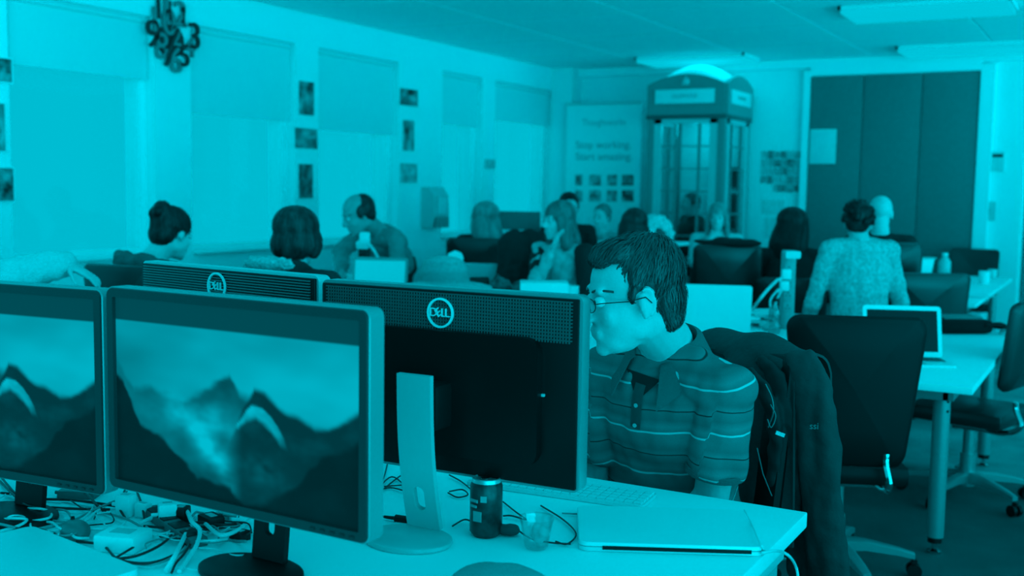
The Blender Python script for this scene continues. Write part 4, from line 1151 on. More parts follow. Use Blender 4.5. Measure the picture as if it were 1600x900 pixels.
for k in range(16):
    z = .012+.0098*k; q = .15 if z < .02 else .127-.0003*k*(k > 8)*k
    tube(bm, [V((max(q, .06)*1.1*math.cos(2*PI*j/n), max(q, .06)*math.sin(2*PI*j/n), z)) for j in range(n+1)], .0016, 4)
g = obj('woven_rows', bm, mat('straw_dark', .4, .8), t); g['kind'] = 'stuff'
bm = BM(); box(bm, (0, 0, .10), (.34, .26, .20), bev=.03); tag(obj('cloth_bag', bm, mat('cloth_pale', .6, .9, bump=.3), loc=(hc.x, hc.y, Z2), rotz=YAW), 'pale folded cloth bag under the straw hat', 'bag')
sc_ = Wd(786, 452, 6.25); crumple('dark patterned scarf heaped right of the white laptop, above the big monitor', (sc_.x, sc_.y, Z2), (.13, .10, .105), mat('scarf_pattern', .10, .9, var=.09, vscale=22), 12, .35, 14, 'scarf', 'scarf', 5)
c_ = Wd(748, 440, 6.2)
t = thing('phone', 'black phone leaning between straw hat and scarf', 'phone', (c_.x, c_.y, Z2+.20), YAW+.3)
bm = BM(); prism(bm, rrect(.12, .07, .012), .01); obj('phone_body', bm, BLACKP, t)
bm = BM(); prism(bm, rrect(.10, .055, .004), .001, V((0, -.0005, 0))); obj('phone_screen', bm, mat('phone_screen', .05, .1), t)
bm = BM(); box(bm, (0, 0, .08), (.30, .2, .16), bev=.008); c_ = Wd(752, 445, 6.3); tag(obj('cardboard_box', bm, mat('pale_card', .7, .8), loc=(c_.x, c_.y, Z2), rotz=YAW), 'pale cardboard box behind the big monitor under the phone', 'box')
c_ = Wd(850, 447, 5.9); bm = BM(); box(bm, (0, 0, .12), (.26, .18, .24), bev=.004); tag(obj('cardboard_box', bm, mat('white_card', .82, .7), loc=(c_.x, c_.y, Z2), rotz=YAW), 'white box top showing left of the white mug', 'box')
lp = Wd(705, 440, 6.6)
t = thing('desk_lamp', 'white desk lamp head with dark inside left of the blonde woman\'s chair', 'lamp', (lp.x, lp.y, Z2), YAW)
bm = BM(); cyl(bm, (-.07, 0, .01), .07, .02, 24); obj('lamp_foot', bm, WHITEP, t)
bm = BM(); tube(bm, spline([(-.07, 0, .02), (-.06, 0, .15), (-.02, 0, .28), (.01, 0, .33)]), .022, 10); obj('lamp_arm', bm, WHITEP, t)
bm = BM(); prism(bm, [(-.02, .30), (-.02, .34), (.02, .36), (.06, .345), (.075, .31), (.06, .29), (.03, .31)], .06, V((0, .03, 0))); obj('lamp_head', bm, WHITEP, t)
bm = BM(); prism(bm, [(-.01, .24), (.0, .31), (.03, .315), (.055, .285), (.055, .21)], .05, V((0, .025, 0))); obj('lamp_inside', bm, BLACKP, t)
# bag and papers on the window table
c_ = Wd(372, 415, 5.95)
t = thing('paper_bag', 'folded grey and white bag behind the ridged monitor', 'bag', (c_.x, max(c_.y, 4.68), Z2), YAW)
bm = BM(); box(bm, (.0, 0, .135), (.36, .13, .27), bev=.04); obj('bag_body', bm, mat('bag_pale', .55, .8, var=.12, vscale=9), t)
bm = BM(); tube(bm, spline([(-.16, -.02, .25), (-.03, -.04, .295), (.10, -.03, .31), (.18, -.02, .30)]), .010, 8); obj('bag_handle', bm, STEEL, t)
bm = BM(); ell(bm, (.13, -.05, .23), (.08, .04, .05), sub=3); obj('dark_scarf', bm, DARK, t)
papers('low stack of files left of the grey and white bag', 470, 520, 12, seed=9, h=.022, spread=.03)

# far table: box, bottles, cup, thin trays
def on3(px, py): return Wz(px, py, Z2)
c_ = on3(1434, 432)
t = thing('storage_box', 'white tapered box on the far right table, left of the clear bottle', 'box', (c_.x, c_.y, Z2), YAW)
bm = BM(); skin_rings(bm, [[V((x, y, z)) for x, y in rrect(w_, w_*.6, .02)] for z, w_ in ((0, .20), (.165, .245))]); obj('box_body', bm, WHITEP, t)
bm = BM(); skin_rings(bm, [[V((x, y, z)) for x, y in rrect(.275, .17, .02)] for z in (.165, .178)]); obj('box_rim', bm, STEEL, t)
def bottle(label, c, h, r, m, name='bottle'):
    t = thing(name, label, 'bottle', c)
    bm = BM(); lathe(bm, (0, 0, 0), [(0, r*.85), (.01, r), (h*.62, r), (h*.82, r*.45), (h*.9, r*.42)], 20); obj('bottle_body', bm, m, t)
    bm = BM(); cyl(bm, (0, 0, h*.95), r*.48, h*.1, 14); obj('bottle_cap', bm, WHITEP, t); return t
c_ = on3(1475, 431); bottle('clear bottle on the far right table beside the white box', (c_.x, c_.y, Z2), .21, .055, mat('bottle_milky', .55, .3))
c_ = on3(1427, 431); bottle('small bottle whose cap shows above the white box', (c_.x, min(c_.y+.14,10.7), Z2), .23, .03, mat('bottle_pale', .6, .3))
c_ = on3(1537, 444); mug('pale paper cup near the right end of the far table', (c_.x, c_.y, Z2), .045, .11, mat('cup_pale', .8, .6), 'paper_cup')
c_ = on3(1562, 431); mug('small pale cup at the far right corner of the far table', (c_.x-.03, min(c_.y-.1,10.65), Z2), .04, .08, mat('cup_pale2', .62, .6), 'paper_cup')
papers('flat white papers along the far table in front of the box', 1462, 437, 5, seed=15, s=(.3, .21), spread=.2)
papers('papers at the near right corner of the far table', 1500, 462, 4, seed=17, s=(.3, .21), spread=.08)
# counter: white boxes; grey monitor with boxes by the windows
c_ = Wd(1010, 400, 8.6)
for k, (px, d, w_, h_, lab) in enumerate(((1010, 8.75, .26, .08, 'low white box on the counter behind the man\'s hair'), (1035, 8.45, .2, .05, 'flat white box on the counter beside the furry bag'), (1003, 9.35, .2, .13, 'taller pale box at the left end of the counter'))):
    c_ = Wd(px, 400, d); bm = BM(); box(bm, (0, 0, h_/2), (w_, .2, h_), bev=.006); tag(obj('storage_box', bm, WHITEP, loc=(c_.x, c_.y, 1.021), rotz=YAW), lab, 'box')
c_ = Wd(1062, 375, 9.0)
t = thing('furry_bag', 'pale furry bag with dark opening on the counter', 'bag', (-3.56, 8.86, 1.021), YAW)
bm = BM(); ell(bm, (0, 0, .12), (.15, .09, .12), sub=4); ell(bm, (-.11, -.02, .06), (.06, .07, .06), sub=3); ell(bm, (.12, -.02, .07), (.05, .06, .06), sub=3)
me = remesh(bm, .009, 2, lambda p: .016*noi(p, 30)); me.transform(Matrix.Translation((0, 0, .002))); obj('bag_fur', me, mat('cream_fur', .72, .95, var=.1, vscale=25), t)
bm = BM(); ell(bm, (.01, -.055, .075), (.085, .055, .06), sub=3); obj('bag_opening', bm, mat('fur_dark', .12, .9), t)
c_ = Wd(826, 352, 9.35); c_ = V((max(min(c_.x, -4.55), -5.3), min(c_.y, 9.0), 0))
t = thing('grey_monitor', 'grey flat monitor on the side table left of the woman in the black cardigan', 'monitor', (c_.x, c_.y, Z2), YAW-.1)
bm = BM(); prism(bm, rrect(.36, .22, .012, cy=.43), .03, V((0, .015, 0))); obj('panel', bm, mat('monitor_grey', .16, .4), t)
bm = BM(); box(bm, (0, .03, .17), (.05, .02, .34)); box(bm, (0, .02, .01), (.2, .16, .02), bev=.004); obj('stand', bm, SILVER, t)
for k, (px, z, lab) in enumerate(((803, 0, 'lower white storage box on the side table'), (806, .2, 'upper white storage box under the grey monitor'))):
    q = Wd(px, 360, 9.15); bm = BM(); box(bm, (0, 0, .095), (.30-.05*k, .18, .19), bev=.01); tag(obj('storage_box', bm, WHITEP, loc=(q.x, min(q.y, 8.75)-.0, Z2+z), rotz=YAW), lab, 'box')

# ================================================================== PEOPLE
def skin_mat(n, v): return mat(n, v, .55, var=.03, vscale=18, bump=.08, bscale=160)
SK = skin_mat('skin_fair', .50); SKL = skin_mat('skin_light', .62); SKM = skin_mat('skin_mid', .36)
def hair_mat(n, v, var): return mat(n, v, .45, spec=.4, var=var, vscale=30, stretch=(1, 1, .25), bump=.5, bscale=80)
EYEW = mat('eye_white', .6, .2); EYED = mat('eye_dark', .02, .2)
TROU = mat('dark_trousers', .02, .9, bump=.2, bscale=120); JEANS = mat('jeans', .07, .9, bump=.2, bscale=120); SHOE = mat('shoe_leather', .015, .4)
Zu = V((0, 0, 1))
def head_basis(hd, pitch=0, roll=0):
    f = V((hd.x, hd.y, 0)).normalized(); r = V((f.y, -f.x, 0))
    R = Matrix((r, f, Zu)).transposed()
    return R @ Matrix.Rotation(math.radians(-pitch), 3, 'X') @ Matrix.Rotation(math.radians(roll), 3, 'Y')
def head_prims(bm, H, R, s, nb, fine=False):
    def q(x, y, z): return H + R @ (V((x, y, z))*s)
    def E(c, r, sub=3): ell(bm, q(*c), (r[0]*s, r[1]*s, r[2]*s), R, sub)
    E((0, -.012, .035), (.076, .096, .088)); E((0, .028, -.03), (.060, .062, .082)); E((0, .045, -.078), (.043, .042, .034)); E((0, .074, -.097), (.020, .017, .017), 2)
    for x in (-1, 1):
        E((x*.032, .062, -.026), (.024, .020, .028), 2); E((x*.042, .004, -.055), (.018, .034, .03), 2)
        E((x*.0765, -.006, -.004), (.006, .017, .029), 2); E((x*.077, -.002, -.030), (.006, .008, .010), 2)
        E((x*.010, .102, -.030), (.010, .010, .008), 2)
        if fine:                                       # ear rim
            pts = [q(x*(.086+.004*math.sin(a)*-1), -.009-.017*math.sin(a), -.002+.030*math.cos(a)) for a in [-.7+.40*k for k in range(10)]]
            tube(bm, pts, .0040*s, 6)
    cap(bm, q(0, .083, .020), q(0, .110, -.022), .008*s, .011*s)
    cap(bm, q(-.036, .076, .030), q(.036, .076, .030), .010*s, .010*s)
    cap(bm, q(-.020, .086, -.056), q(.020, .086, -.056), .0075*s, .0075*s); cap(bm, q(-.016, .085, -.067), q(.016, .085, -.067), .008*s, .008*s)
    cap(bm, q(0, -.030, -.05), nb, .056*s, .060*s, 16)
def hand_prims(bm, w, d, n, side, s=1.0, curl=.35):
    """w wrist, d along the hand, n palm normal, side = towards the thumb"""
    d = d.normalized(); n = (n-d*n.dot(d)).normalized(); a = d.cross(n).normalized()
    if a.dot(side) < 0: a = -a
    eloft(bm, [(w-d*.01, .026*s, .018*s), (w+d*.03*s, .034*s, .015*s), (w+d*.085*s, .040*s, .013*s)], a, 12)
    for k, L in enumerate((.070, .080, .075, .058)):
        b = w+d*.085*s+a*(.030-.020*k)*s; dd = (d+a*(.08-.06*k)).normalized(); r = .0088*s
        for j in range(3):
            l = L*(.45, .32, .26)[j]*s; e = b+dd*l; cap(bm, b, e, r, r*.9, 8); b = e; r *= .9
            c_ = math.cos(curl*(1+.3*j)); s_ = math.sin(curl*(1+.3*j)); dd = (dd*c_+n*s_).normalized()
    b = w+d*.02*s+a*.026*s; dd = (d*.7+a*.75+n*.25).normalized()
    for j, L in enumerate((.042, .034, .026)):
        e = b+dd*L*s; cap(bm, b, e, (.013-.002*j)*s, (.011-.002*j)*s, 8); b = e; dd = (dd*.85+d*.4+n*.2).normalized()
def strands(me, n, length, width, crown, R, H, grav=.3, lift=.002, seed=1, zmin=None, ahead=None, jit=.25, block=None):
    rnd = random.Random(seed); bm = bmesh.new(); bm.from_mesh(me)
    bv = BVHTree.FromBMesh(bm); bm.faces.ensure_lookup_table(); F_ = list(bm.faces); nf = len(F_); cr = H + R @ crown
    data = [(f.calc_center_median(), f.normal.copy()) for f in F_]
    for _ in range(n):
        p, nn = data[rnd.randrange(nf)]
        if nn.z < -.75: continue
        pts = [];q = p.copy(); L = length*rnd.uniform(.6, 1.2); ns = 5; w0 = width*rnd.uniform(.6, 1.3)
        jd = V((rnd.uniform(-1, 1), rnd.uniform(-1, 1), rnd.uniform(-1, 1)))*jit
        lf = lift*rnd.uniform(.2, 1.6)
        for k in range(ns+1):
            g = bv.find_nearest(q)
            if g[0] is None: break
            if block is not None and block(R.transposed() @ (g[0]-H)): break
            nn = g[1]; fl = (q-cr).normalized()*(1-grav)+V((0, 0, -1))*grav+jd
            if ahead is not None: fl += ahead*.6*max(0, (q-H).dot(Zu)/.12)
            fl = fl-nn*fl.dot(nn)
            if fl.length < 1e-4: fl = V((0, 0, -1))
            fl.normalize(); t = k/ns
            pts.append((g[0]+nn*(lf*math.sin(PI*min(1, t*.9+.05))+.0004), nn.cross(fl), w0*(1-t)**.5*(.4+.6*min(1, t*4))))
            q = g[0]+fl*L/ns
        if len(pts) < 3: continue
        prev = None
        for p_, s_, w_ in pts:
            a = bm.verts.new(p_-s_*w_/2); b = bm.verts.new(p_+s_*w_/2)
            if prev: bm.faces.new((prev[0], prev[1], b, a))
            prev = (a, b)
    out = bpy.data.meshes.new('hair'); bm.to_mesh(out); bm.free()
    for p in out.polygons: p.use_smooth = True
    bpy.data.meshes.remove(me); return out
def hair(style, H, R, s, m, parent, origin, vox=.006, seed=1, n=700):
    def q(x, y, z): return H + R @ (V((x, y, z))*s)
    bm = BM()
    def E(c, r, sub=3): ell(bm, q(*c), (r[0]*s, r[1]*s, r[2]*s), R, sub)
    grav, L = .3, .05
    if style == 'short': E((0, -.024, .050), (.0825, .098, .086)); E((0, -.062, -.008), (.068, .050, .062)); [E((x*.072, -.005, .03), (.014, .03, .04), 2) for x in (-1, 1)]
    elif style == 'bob':
        E((0, -.022, .050), (.094, .110, .092)); E((0, -.045, -.03), (.094, .080, .078)); [E((x*.078, .01, -.02), (.022, .05, .065)) for x in (-1, 1)]; grav, L = .5, .09
    elif style == 'bun':
        E((0, -.020, .046), (.082, .101, .088)); E((0, -.060, -.01), (.070, .052, .062)); E((-.0, -.085, .108), (.040, .036, .034)); E((.012, -.112, .086), (.030, .028, .03)); E((-.02, -.106, .075), (.026, .026, .03)); grav, L = .0, .07
    elif style in ('long', 'long_full'):
        wd = 1.0 if style == 'long' else 1.2
        E((0, -.022, .048), (.088*wd, .106, .090)); E((0, -.045, -.03), (.088*wd, .07, .08))
        eloft(bm, [(q(0, -.055, .0), .085*s*wd, .055*s), (q(0, -.085, -.12)*1.0, .10*s*wd, .05*s), (V((0, 0, -.26*s))+q(0, -.10, 0), .095*s*wd, .04*s), (V((0, 0, -.33*s))+q(0, -.10, 0), .06*s*wd, .025*s)], R @ V((1, 0, 0)))
        for x in (-1, 1): eloft(bm, [(q(x*.075, .01, .03), .022*s, .045*s), (q(x*.085, .0, -.06), .028*s, .05*s), (V((0, 0, -.17*s))+q(x*.09, -.02, 0), .026*s, .04*s)], R @ V((1, 0, 0)))
        grav, L = .75, .14
    elif style == 'curly':
        rr = random.Random(seed); E((0, -.030, .055), (.080, .09, .085)); E((0, -.065, .0), (.07, .05, .06))
        for k in range(46):
            a = rr.uniform(0, 2*PI); b = rr.uniform(-.5, 1.45); c_ = (math.cos(a)*math.cos(b)*.085, -.034+math.sin(a)*math.cos(b)*.098, .045+math.sin(b)*.088)
            if c_[1] > .03 and c_[2] < .06: continue
            E(c_, (.022,)*3, 2)
        grav, L = .2, .03
    elif style == 'fringe':
        E((0, -.055, .005), (.074, .060, .066)); [E((x*.070, -.02, .005), (.014, .04, .04), 2) for x in (-1, 1)]
    elif style == 'balding':
        E((0, -.050, .035), (.080, .070, .080)); E((0, -.055, -.01), (.070, .052, .062)); [E((x*.070, -.01, .02), (.016, .04, .045), 2) for x in (-1, 1)]; grav = .5
    me = remesh(bm, vox, 2)
    me = strands(me, n, L*s, .0035*s, V((0, -.05, .14))*s, R, H, grav, .004, seed, jit=.12)
    me.transform(Matrix.Translation(-origin))
    return obj('hair', me, m, parent)
def limb(bm, a, b, r0, r1): cap(bm, a, b, r0, r1, 14)
def cloth(bm_parts, vox, origin, m, name, parent, amp=.004, fr=14, seed=0, sm=5):
    me = remesh(bm_parts, vox, sm, lambda p: amp*(noi(p, fr, seed)+.6*noi((p[0], p[1], p[2]*.45), fr*2, seed+5)))
    me.transform(Matrix.Translation(-origin)); return obj(name, me, m, parent)
def person(label, J, top_m, hair_style, hm, skin=SK, trou=TROU, vox=.009, s=1.0, sleeve=1.0, girth=1.0, top_name='shirt', group=None, seed=1, hn=600, fine=False, hands=True, top_amp=.004, eyes=True, curl=.35):
    H, R, N, Pv, f, l = J['H'], J['R'], J['N'], J['P'], J['f'], J['l']
    org = V((Pv.x, Pv.y, 0))
    S, E_, W_ = J['S'], J['E'], J['W']; hips, knees, ank = J['hip'], J['knee'], J['ank']
    ax = N-Pv
    def torso(bm, g, top=1.0):
        secs = [(Pv+Zu*-.04, .160*s*g, .115*s*g), (Pv+ax*.18, .158*s*g, .118*s*g), (Pv+ax*.40, .150*s*g, .112*s*g), (Pv+ax*.66, .168*s*g, .115*s*g), (Pv+ax*.84, .158*s*g, .098*s*g), (Pv+ax*.96, .090*s*g, .072*s*g)]
        eloft(bm, secs, l, 24)
        for k in (0, 1): limb(bm, N-Zu*.035*s, S[k], .060*s*g, .058*s*g)
    bm = BM(); torso(bm, girth*.92)
    head_prims(bm, H, R, s, N+Zu*.005, fine)
    for k in (0, 1):
        limb(bm, S[k], E_[k], .048*s, .040*s); limb(bm, E_[k], W_[k], .040*s, .026*s)
        if hands:
            d = J['hd'][k]; hand_prims(bm, W_[k]+(W_[k]-E_[k]).normalized()*.012, d, J['hn'][k], J['hs'][k], s, curl)
        limb(bm, hips[k], knees[k], .075*s, .055*s); limb(bm, knees[k], ank[k], .052*s, .036*s)
        limb(bm, ank[k]-Zu*.015, ank[k]+f*.13*s-Zu*.045, .034*s, .026*s)
    me = remesh(bm, vox, 3 if fine else 2); me.transform(Matrix.Translation(-org))
    body = obj('person', me, skin, loc=org); tag(body, label, 'person', group)
    # top
    bm = BM(); torso(bm, girth*1.02)
    for k in (0, 1):
        if sleeve >= 1:
            limb(bm, S[k], E_[k], .060*s, .052*s); limb(bm, E_[k], E_[k]+(W_[k]-E_[k])*.95, .052*s, .037*s)
        else:
            e = S[k]+(E_[k]-S[k])*sleeve; limb(bm, S[k], e, .063*s, .061*s)
            dd = (E_[k]-S[k]).normalized(); a_, b_ = frame_of(dd)
            n = 20; skin_rings(bm, [[e+dd*z+(a_*math.cos(2*PI*q/n)+b_*math.sin(2*PI*q/n))*r for q in range(n)] for z, r in ((-.06, .0635*s), (.045, .0655*s))])
    shirt = cloth(bm, vox, org, top_m, top_name, body, top_amp, 14, seed)
    bm = BM(); eloft(bm, [(Pv-Zu*.07-f*.02, .165*s*girth, .125*s), (Pv+Zu*.02, .166*s*girth, .122*s*girth)], l)
    for k in (0, 1): limb(bm, hips[k], knees[k], .088*s, .068*s); limb(bm, knees[k], ank[k]+Zu*.02, .066*s, .052*s)
    cloth(bm, max(vox, .009), org, trou, 'trousers', body, .005, 12, seed+2)
    for k in (0, 1):
        bm = BM(); limb(bm, ank[k]-Zu*.025-f*.03, ank[k]+f*.15*s-Zu*.048, .042*s, .034*s); box(bm, ank[k]+f*.06-Zu*.078*1, (.07, .07, .012))
        me = remesh(bm, .009, 2); me.transform(Matrix.Translation(-org))
        zmin = min(v.co.z for v in me.vertices)
        obj('shoe', me, SHOE, body)
    hr = None
    if hair_style: hr = hair(hair_style, H, R, s, hm, body, org, .005 if fine else .008, seed, hn)
    if eyes:
        for x in (-1, 1):
            bm = BM(); c = H+R @ (V((x*.031, .0775, .008))*s)-org; ell(bm, c, (.0125*s,)*3, None, 2); e = obj('eye', bm, EYEW, body)
            bm = BM(); ell(bm, c+R @ V((0, .0085*s, 0)), (.0065*s, .005*s, .0065*s), R, 2); obj('iris', bm, EYED, e)
            bm = BM(); tube(bm, [H+R @ (V((x*(.018+.012*k), .087-.004*k*k, .029+.004*math.sin(k*1.2)))*s)-org for k in range(4)], .0028*s, 6); obj('eyebrow', bm, hm, body)
    return body, org, shirt, hr
def seated(H, bf, hf, s=1.0, lean=.06, arms=('desk', 'desk'), pitch=4, roll=0, tors=.49, nk=(0, 0)):
    f = bf; l = V((-f.y, f.x, 0)); R = head_basis(hf, pitch, roll)
    N = H-Zu*.140*s-f*(.035+nk[0])*s+l*nk[1]
    P = N-Zu*(tors+.018)*s-f*lean
    S = [N-Zu*.045*s+l*.172*s*k for k in (1, -1)]
    hips = [P+l*.085*k-Zu*.02 for k in (1, -1)]; knees = [h+f*.40*s+l*.03*k for h, k in zip(hips, (1, -1))]
    ank = [V((q.x-f.x*.03, q.y-f.y*.03, .092)) for q in knees]
    E, W, hd, hn, hs = [], [], [], [], []
    for i, k in enumerate((1, -1)):
        a = arms[i]
        if a == 'desk': e = S[i]+f*.09+l*.05*k-Zu*.25*s; w = e+f*.22-l*.06*k+Zu*.03
        elif a == 'lap': e = S[i]+f*.02+l*.05*k-Zu*.27*s; w = e+f*.20-l*.08*k-Zu*.10
        elif a == 'chin': e = S[i]+f*.20+l*.03*k-Zu*.19*s; w = H+R @ V((.045*-k, .07, -.16))*s; 
        elif a == 'cross': e = S[i]+f*.12+l*.09*k-Zu*.20*s; w = e+f*.10-l*.22*k+Zu*.02
        elif a == 'side': e = S[i]+l*.085*k-Zu*.27*s; w = e+f*.12+l*.01*k-Zu*.17
        elif a == 'wide': e = S[i]+f*.06+l*.10*k-Zu*.25*s; w = e+f*.20+l*.0*k-Zu*.03
        else: e, w = a[0], a[1]
        E.append(e); W.append(w); d = (w-e).normalized()
        if a == 'chin': d = (d+Zu*.4).normalized()
        hd.append(d); hn.append(-Zu if a != 'chin' else -hf); hs.append(-l*k+Zu*.1)
    return dict(H=H, R=R, N=N, P=P, f=f, l=l, S=S, E=E, W=W, hd=hd, hn=hn, hs=hs, hip=hips, knee=knees, ank=ank)
def chair_for(J, label, back_off=0.0, k=None):
    P = J['P']; c = place_copy(chair0, (P.x-J['f'].x*(.02+back_off), P.y-J['f'].y*(.02+back_off), 0), yaw_of(J['f']), label)
    c.scale = (1, 1, k or max(.8, (P.z-.118)/.47)); return c
def chair_at(px, py, d, fdir, w, label, off=.30):
    """a copy whose backrest top stands at the pixel"""
    p = Wd(px, py, d); q = p+fdir*off; c = place_copy(chair0, (q.x, q.y, 0), yaw_of(fdir), label); c.scale = (w/.455, 1, p.z/1.0); return c
chair_at(176, 414, 4.75, cdir(.35, 1), .40, 'black office chair of the woman with the bun, behind the left monitors')
chair_at(741, 372, 8.25, cdir(.05, 1), .44, 'black office chair of the blonde woman near the windows')
chC = chair_at(822, 370, 7.35, cdir(.1, 1), .36, 'dark chair draped with a black jacket, left of the woman in the cardigan')
chair_at(1140, 383, 7.15, cdir(.05, 1), .46, 'black chair with a glossy back left of the long-haired woman')
chair_at(1452, 427, 6.72, cdir(.02, 1), .56, 'wide black chair back behind the open white laptop')
p = Wd(1508, 393, 10.0); q_ = place_copy(chair0, (p.x, 11.25, 0), yaw_of(V((0, -1, 0))), 'dark chair beyond the far right table, below the partition\'s right edge'); q_.scale = (1, 1, .95)

# ---------------------------------------------------- the man in the polo shirt
Hm = Wd(986, 466, 2.44); sM = 1.06
hfM = cdir(-.97, -.20); fM = cdir(-.70, -.71)
J = seated(Hm, fM, hfM, sM, .10, ('lap', 'lap'), 9, 0)
Nn = Wd(1042, 538, 2.575); J['N'] = Nn; J['P'] = V((RGT*.43+FWD*2.74).to_tuple())+Zu*.60
lM = J['l']; J['S'] = [Nn-Zu*.085+lM*.165*sM, Nn-Zu*.08-lM*.165*sM]
J['hip'] = [J['P']+lM*.085*k-Zu*.02 for k in (1, -1)]; J['knee'] = [h+fM*.42 for h in J['hip']]; J['ank'] = [V((q.x, q.y, .092)) for q in J['knee']]
J['E'] = [Wd(1112, 772, 2.50), Wd(934, 752, 2.75)]; J['W'] = [Wd(1010, 880, 2.52), Wd(985, 890, 2.58)]
J['hd'] = [(J['W'][0]-J['E'][0]).normalized(), (J['W'][1]-J['E'][1]).normalized()]; J['hn'] = [-Zu, -Zu]; J['hs'] = [-lM, lM]
# striped polo: stripe coordinate stored on the shirt's vertices
def polo_mat():
    m = bpy.data.materials.new('striped_polo'); m.use_nodes = True; nt = m.node_tree; N = nt.nodes; L = nt.links; b = N['Principled BSDF']
    b.inputs['Roughness'].default_value = .9; b.inputs['Specular IOR Level'].default_value = .2
    a = N.new('ShaderNodeAttribute'); a.attribute_name = 'stripe'
    cr = N.new('ShaderNodeValToRGB'); cr.color_ramp.interpolation = 'LINEAR'
    fr = N.new('ShaderNodeMath'); fr.operation = 'FRACT'; mu = N.new('ShaderNodeMath'); mu.operation = 'MULTIPLY'; mu.inputs[1].default_value = 1/.112
    L.new(a.outputs['Fac'], mu.inputs[0]); L.new(mu.outputs[0], fr.inputs[0]); L.new(fr.outputs[0], cr.inputs[0])
    base, lite, dark = .165, .52, .035
    e = cr.color_ramp.elements; e[0].position = 0; e[0].color = (base,)*3+(1,); e[1].position = 1; e[1].color = (base,)*3+(1,)
    for p, v in ((.20, base), (.212, lite), (.24, lite), (.252, base*.9), (.36, base*1.2), (.5, base*.8), (.690, base), (.70, dark), (.716, dark), (.726, base*1.15), (.85, base*.85)):
        q = e.new(p); q.color = (v, v, v, 1)
    n = N.new('ShaderNodeTexNoise'); n.inputs['Scale'].default_value = 9; n.inputs['Detail'].default_value = 3
    w = N.new('ShaderNodeTexNoise'); w.inputs['Scale'].default_value = 300
    mr = N.new('ShaderNodeMapRange'); mr.inputs[3].default_value = .8; mr.inputs[4].default_value = 1.15
    mx = N.new('ShaderNodeVectorMath'); mx.operation = 'SCALE'; L.new(w.outputs[0], mr.inputs[0]); L.new(cr.outputs[0], mx.inputs[0]); L.new(mr.outputs[0], mx.inputs['Scale']); L.new(mx.outputs[0], b.inputs['Base Color'])
    return m
POLO = polo_mat(); COLLAR = mat('polo_collar', .10, .9, bump=.2, bscale=200)
HM = hair_mat('brown_hair', .055, .035)
body, org, shirt, hr = person('man in a striped polo shirt and glasses, turned left behind the big monitor', J, POLO, None, HM, SK, JEANS, .0055, sM, .60, 1.06, 'polo_shirt', seed=4, fine=True, top_amp=.0095)
me = shirt.data; at_ = me.attributes.new('stripe', 'FLOAT', 'POINT'); axu = (J['N']-J['P']).normalized()
tilt = (axu+lM*-.16).normalized()
for i, v in enumerate(me.vertices):
    p = v.co+org; val = (p-J['P']).dot(tilt)
    for k in (0, 1):
        a, e = J['S'][k], J['E'][k]; d = (e-a).normalized(); rel = p-a; out = (rel-axu*rel.dot(axu)).dot(lM*(1 if k == 0 else -1))
        t = rel.dot(d); perp = (rel-d*t).length
        if t > -.01 and perp < .082 and out > .012 - .12*max(0, t): val = (a-J['P']).dot(tilt)-t
    at_.data[i].value = val+.004*noi(p, 12)
# main hair: cap with layered tufts
def mainhair():
    H, R, s = J['H'], J['R'], sM
    def q(x, y, z): return H + R @ (V((x, y, z))*s)
    bm = BM()
    def E(c, r, sub=3): ell(bm, q(*c), (r[0]*s, r[1]*s, r[2]*s), R, sub)
    E((0, -.032, .053), (.082, .092, .085)); E((0, -.066, -.004), (.071, .050, .064)); E((0, .018, .100), (.060, .052, .030)); E((0, .050, .092), (.046, .026, .020))
    for x in (-1, 1): E((x*.067, -.006, .048), (.017, .028, .034)); E((x*.073, .018, .016), (.006, .008, .018), 2)
    E((0, -.070, -.045), (.058, .036, .036))
    me = remesh(bm, .0045, 2, lambda p: .0025*noi(p, 45))
    me = strands(me, 5200, .042*s, .0030*s, V((0, -.055, .135))*s, R, H, .12, .0045, 3, ahead=(R @ V((0, 1, 0)))*.5, jit=.16, block=lambda p: (p.y > .030*s and p.z < .070*s and not (abs(p.x) > .06*s and p.y < .034*s)) or p.y > .082*s or (abs(p.x) > .060*s and -.030*s < p.y < .016*s and p.z < .034*s) or (p.y > -.035*s and p.z < -.01*s))
    me.transform(Matrix.Translation(-org)); return obj('hair', me, HM, body)
mainhair()
# glasses
def gq(x, y, z): return J['H']+J['R'] @ (V((x, y, z))*sM)-org
GL = mat('glasses_metal', .03, .3, metal=.6)
bm = BM()
gl_root = None
for x in (-1, 1):
    pts = [gq(x*.033+.022*math.cos(2*PI*k/24), .1005-.006*abs(math.cos(2*PI*k/24)), .004+.015*math.sin(2*PI*k/24)) for k in range(25)]
    b2 = BM(); tube(b2, pts, .0011, 6)
    o = obj('glasses_rim', b2, GL, body)
    b2 = BM(); vs = [b2.verts.new(p) for p in pts[:-1]]; b2.faces.new(vs); obj('lens', b2, glass_mat('lens', .97, .12), o, False)
    b2 = BM(); tube(b2, [gq(x*.056, .095, .008), gq(x*.070, .085, .010), gq(x*.0795, .03, .006), gq(x*.084, -.006, .010), gq(x*.083, -.018, -.004)], .0013, 6); obj('glasses_temple', b2, GL, body)
b2 = BM(); tube(b2, spline([gq(-.011, .100, .008), gq(0, .106, .012), gq(.011, .100, .008)]), .0011, 6); obj('glasses_bridge', b2, GL, body)
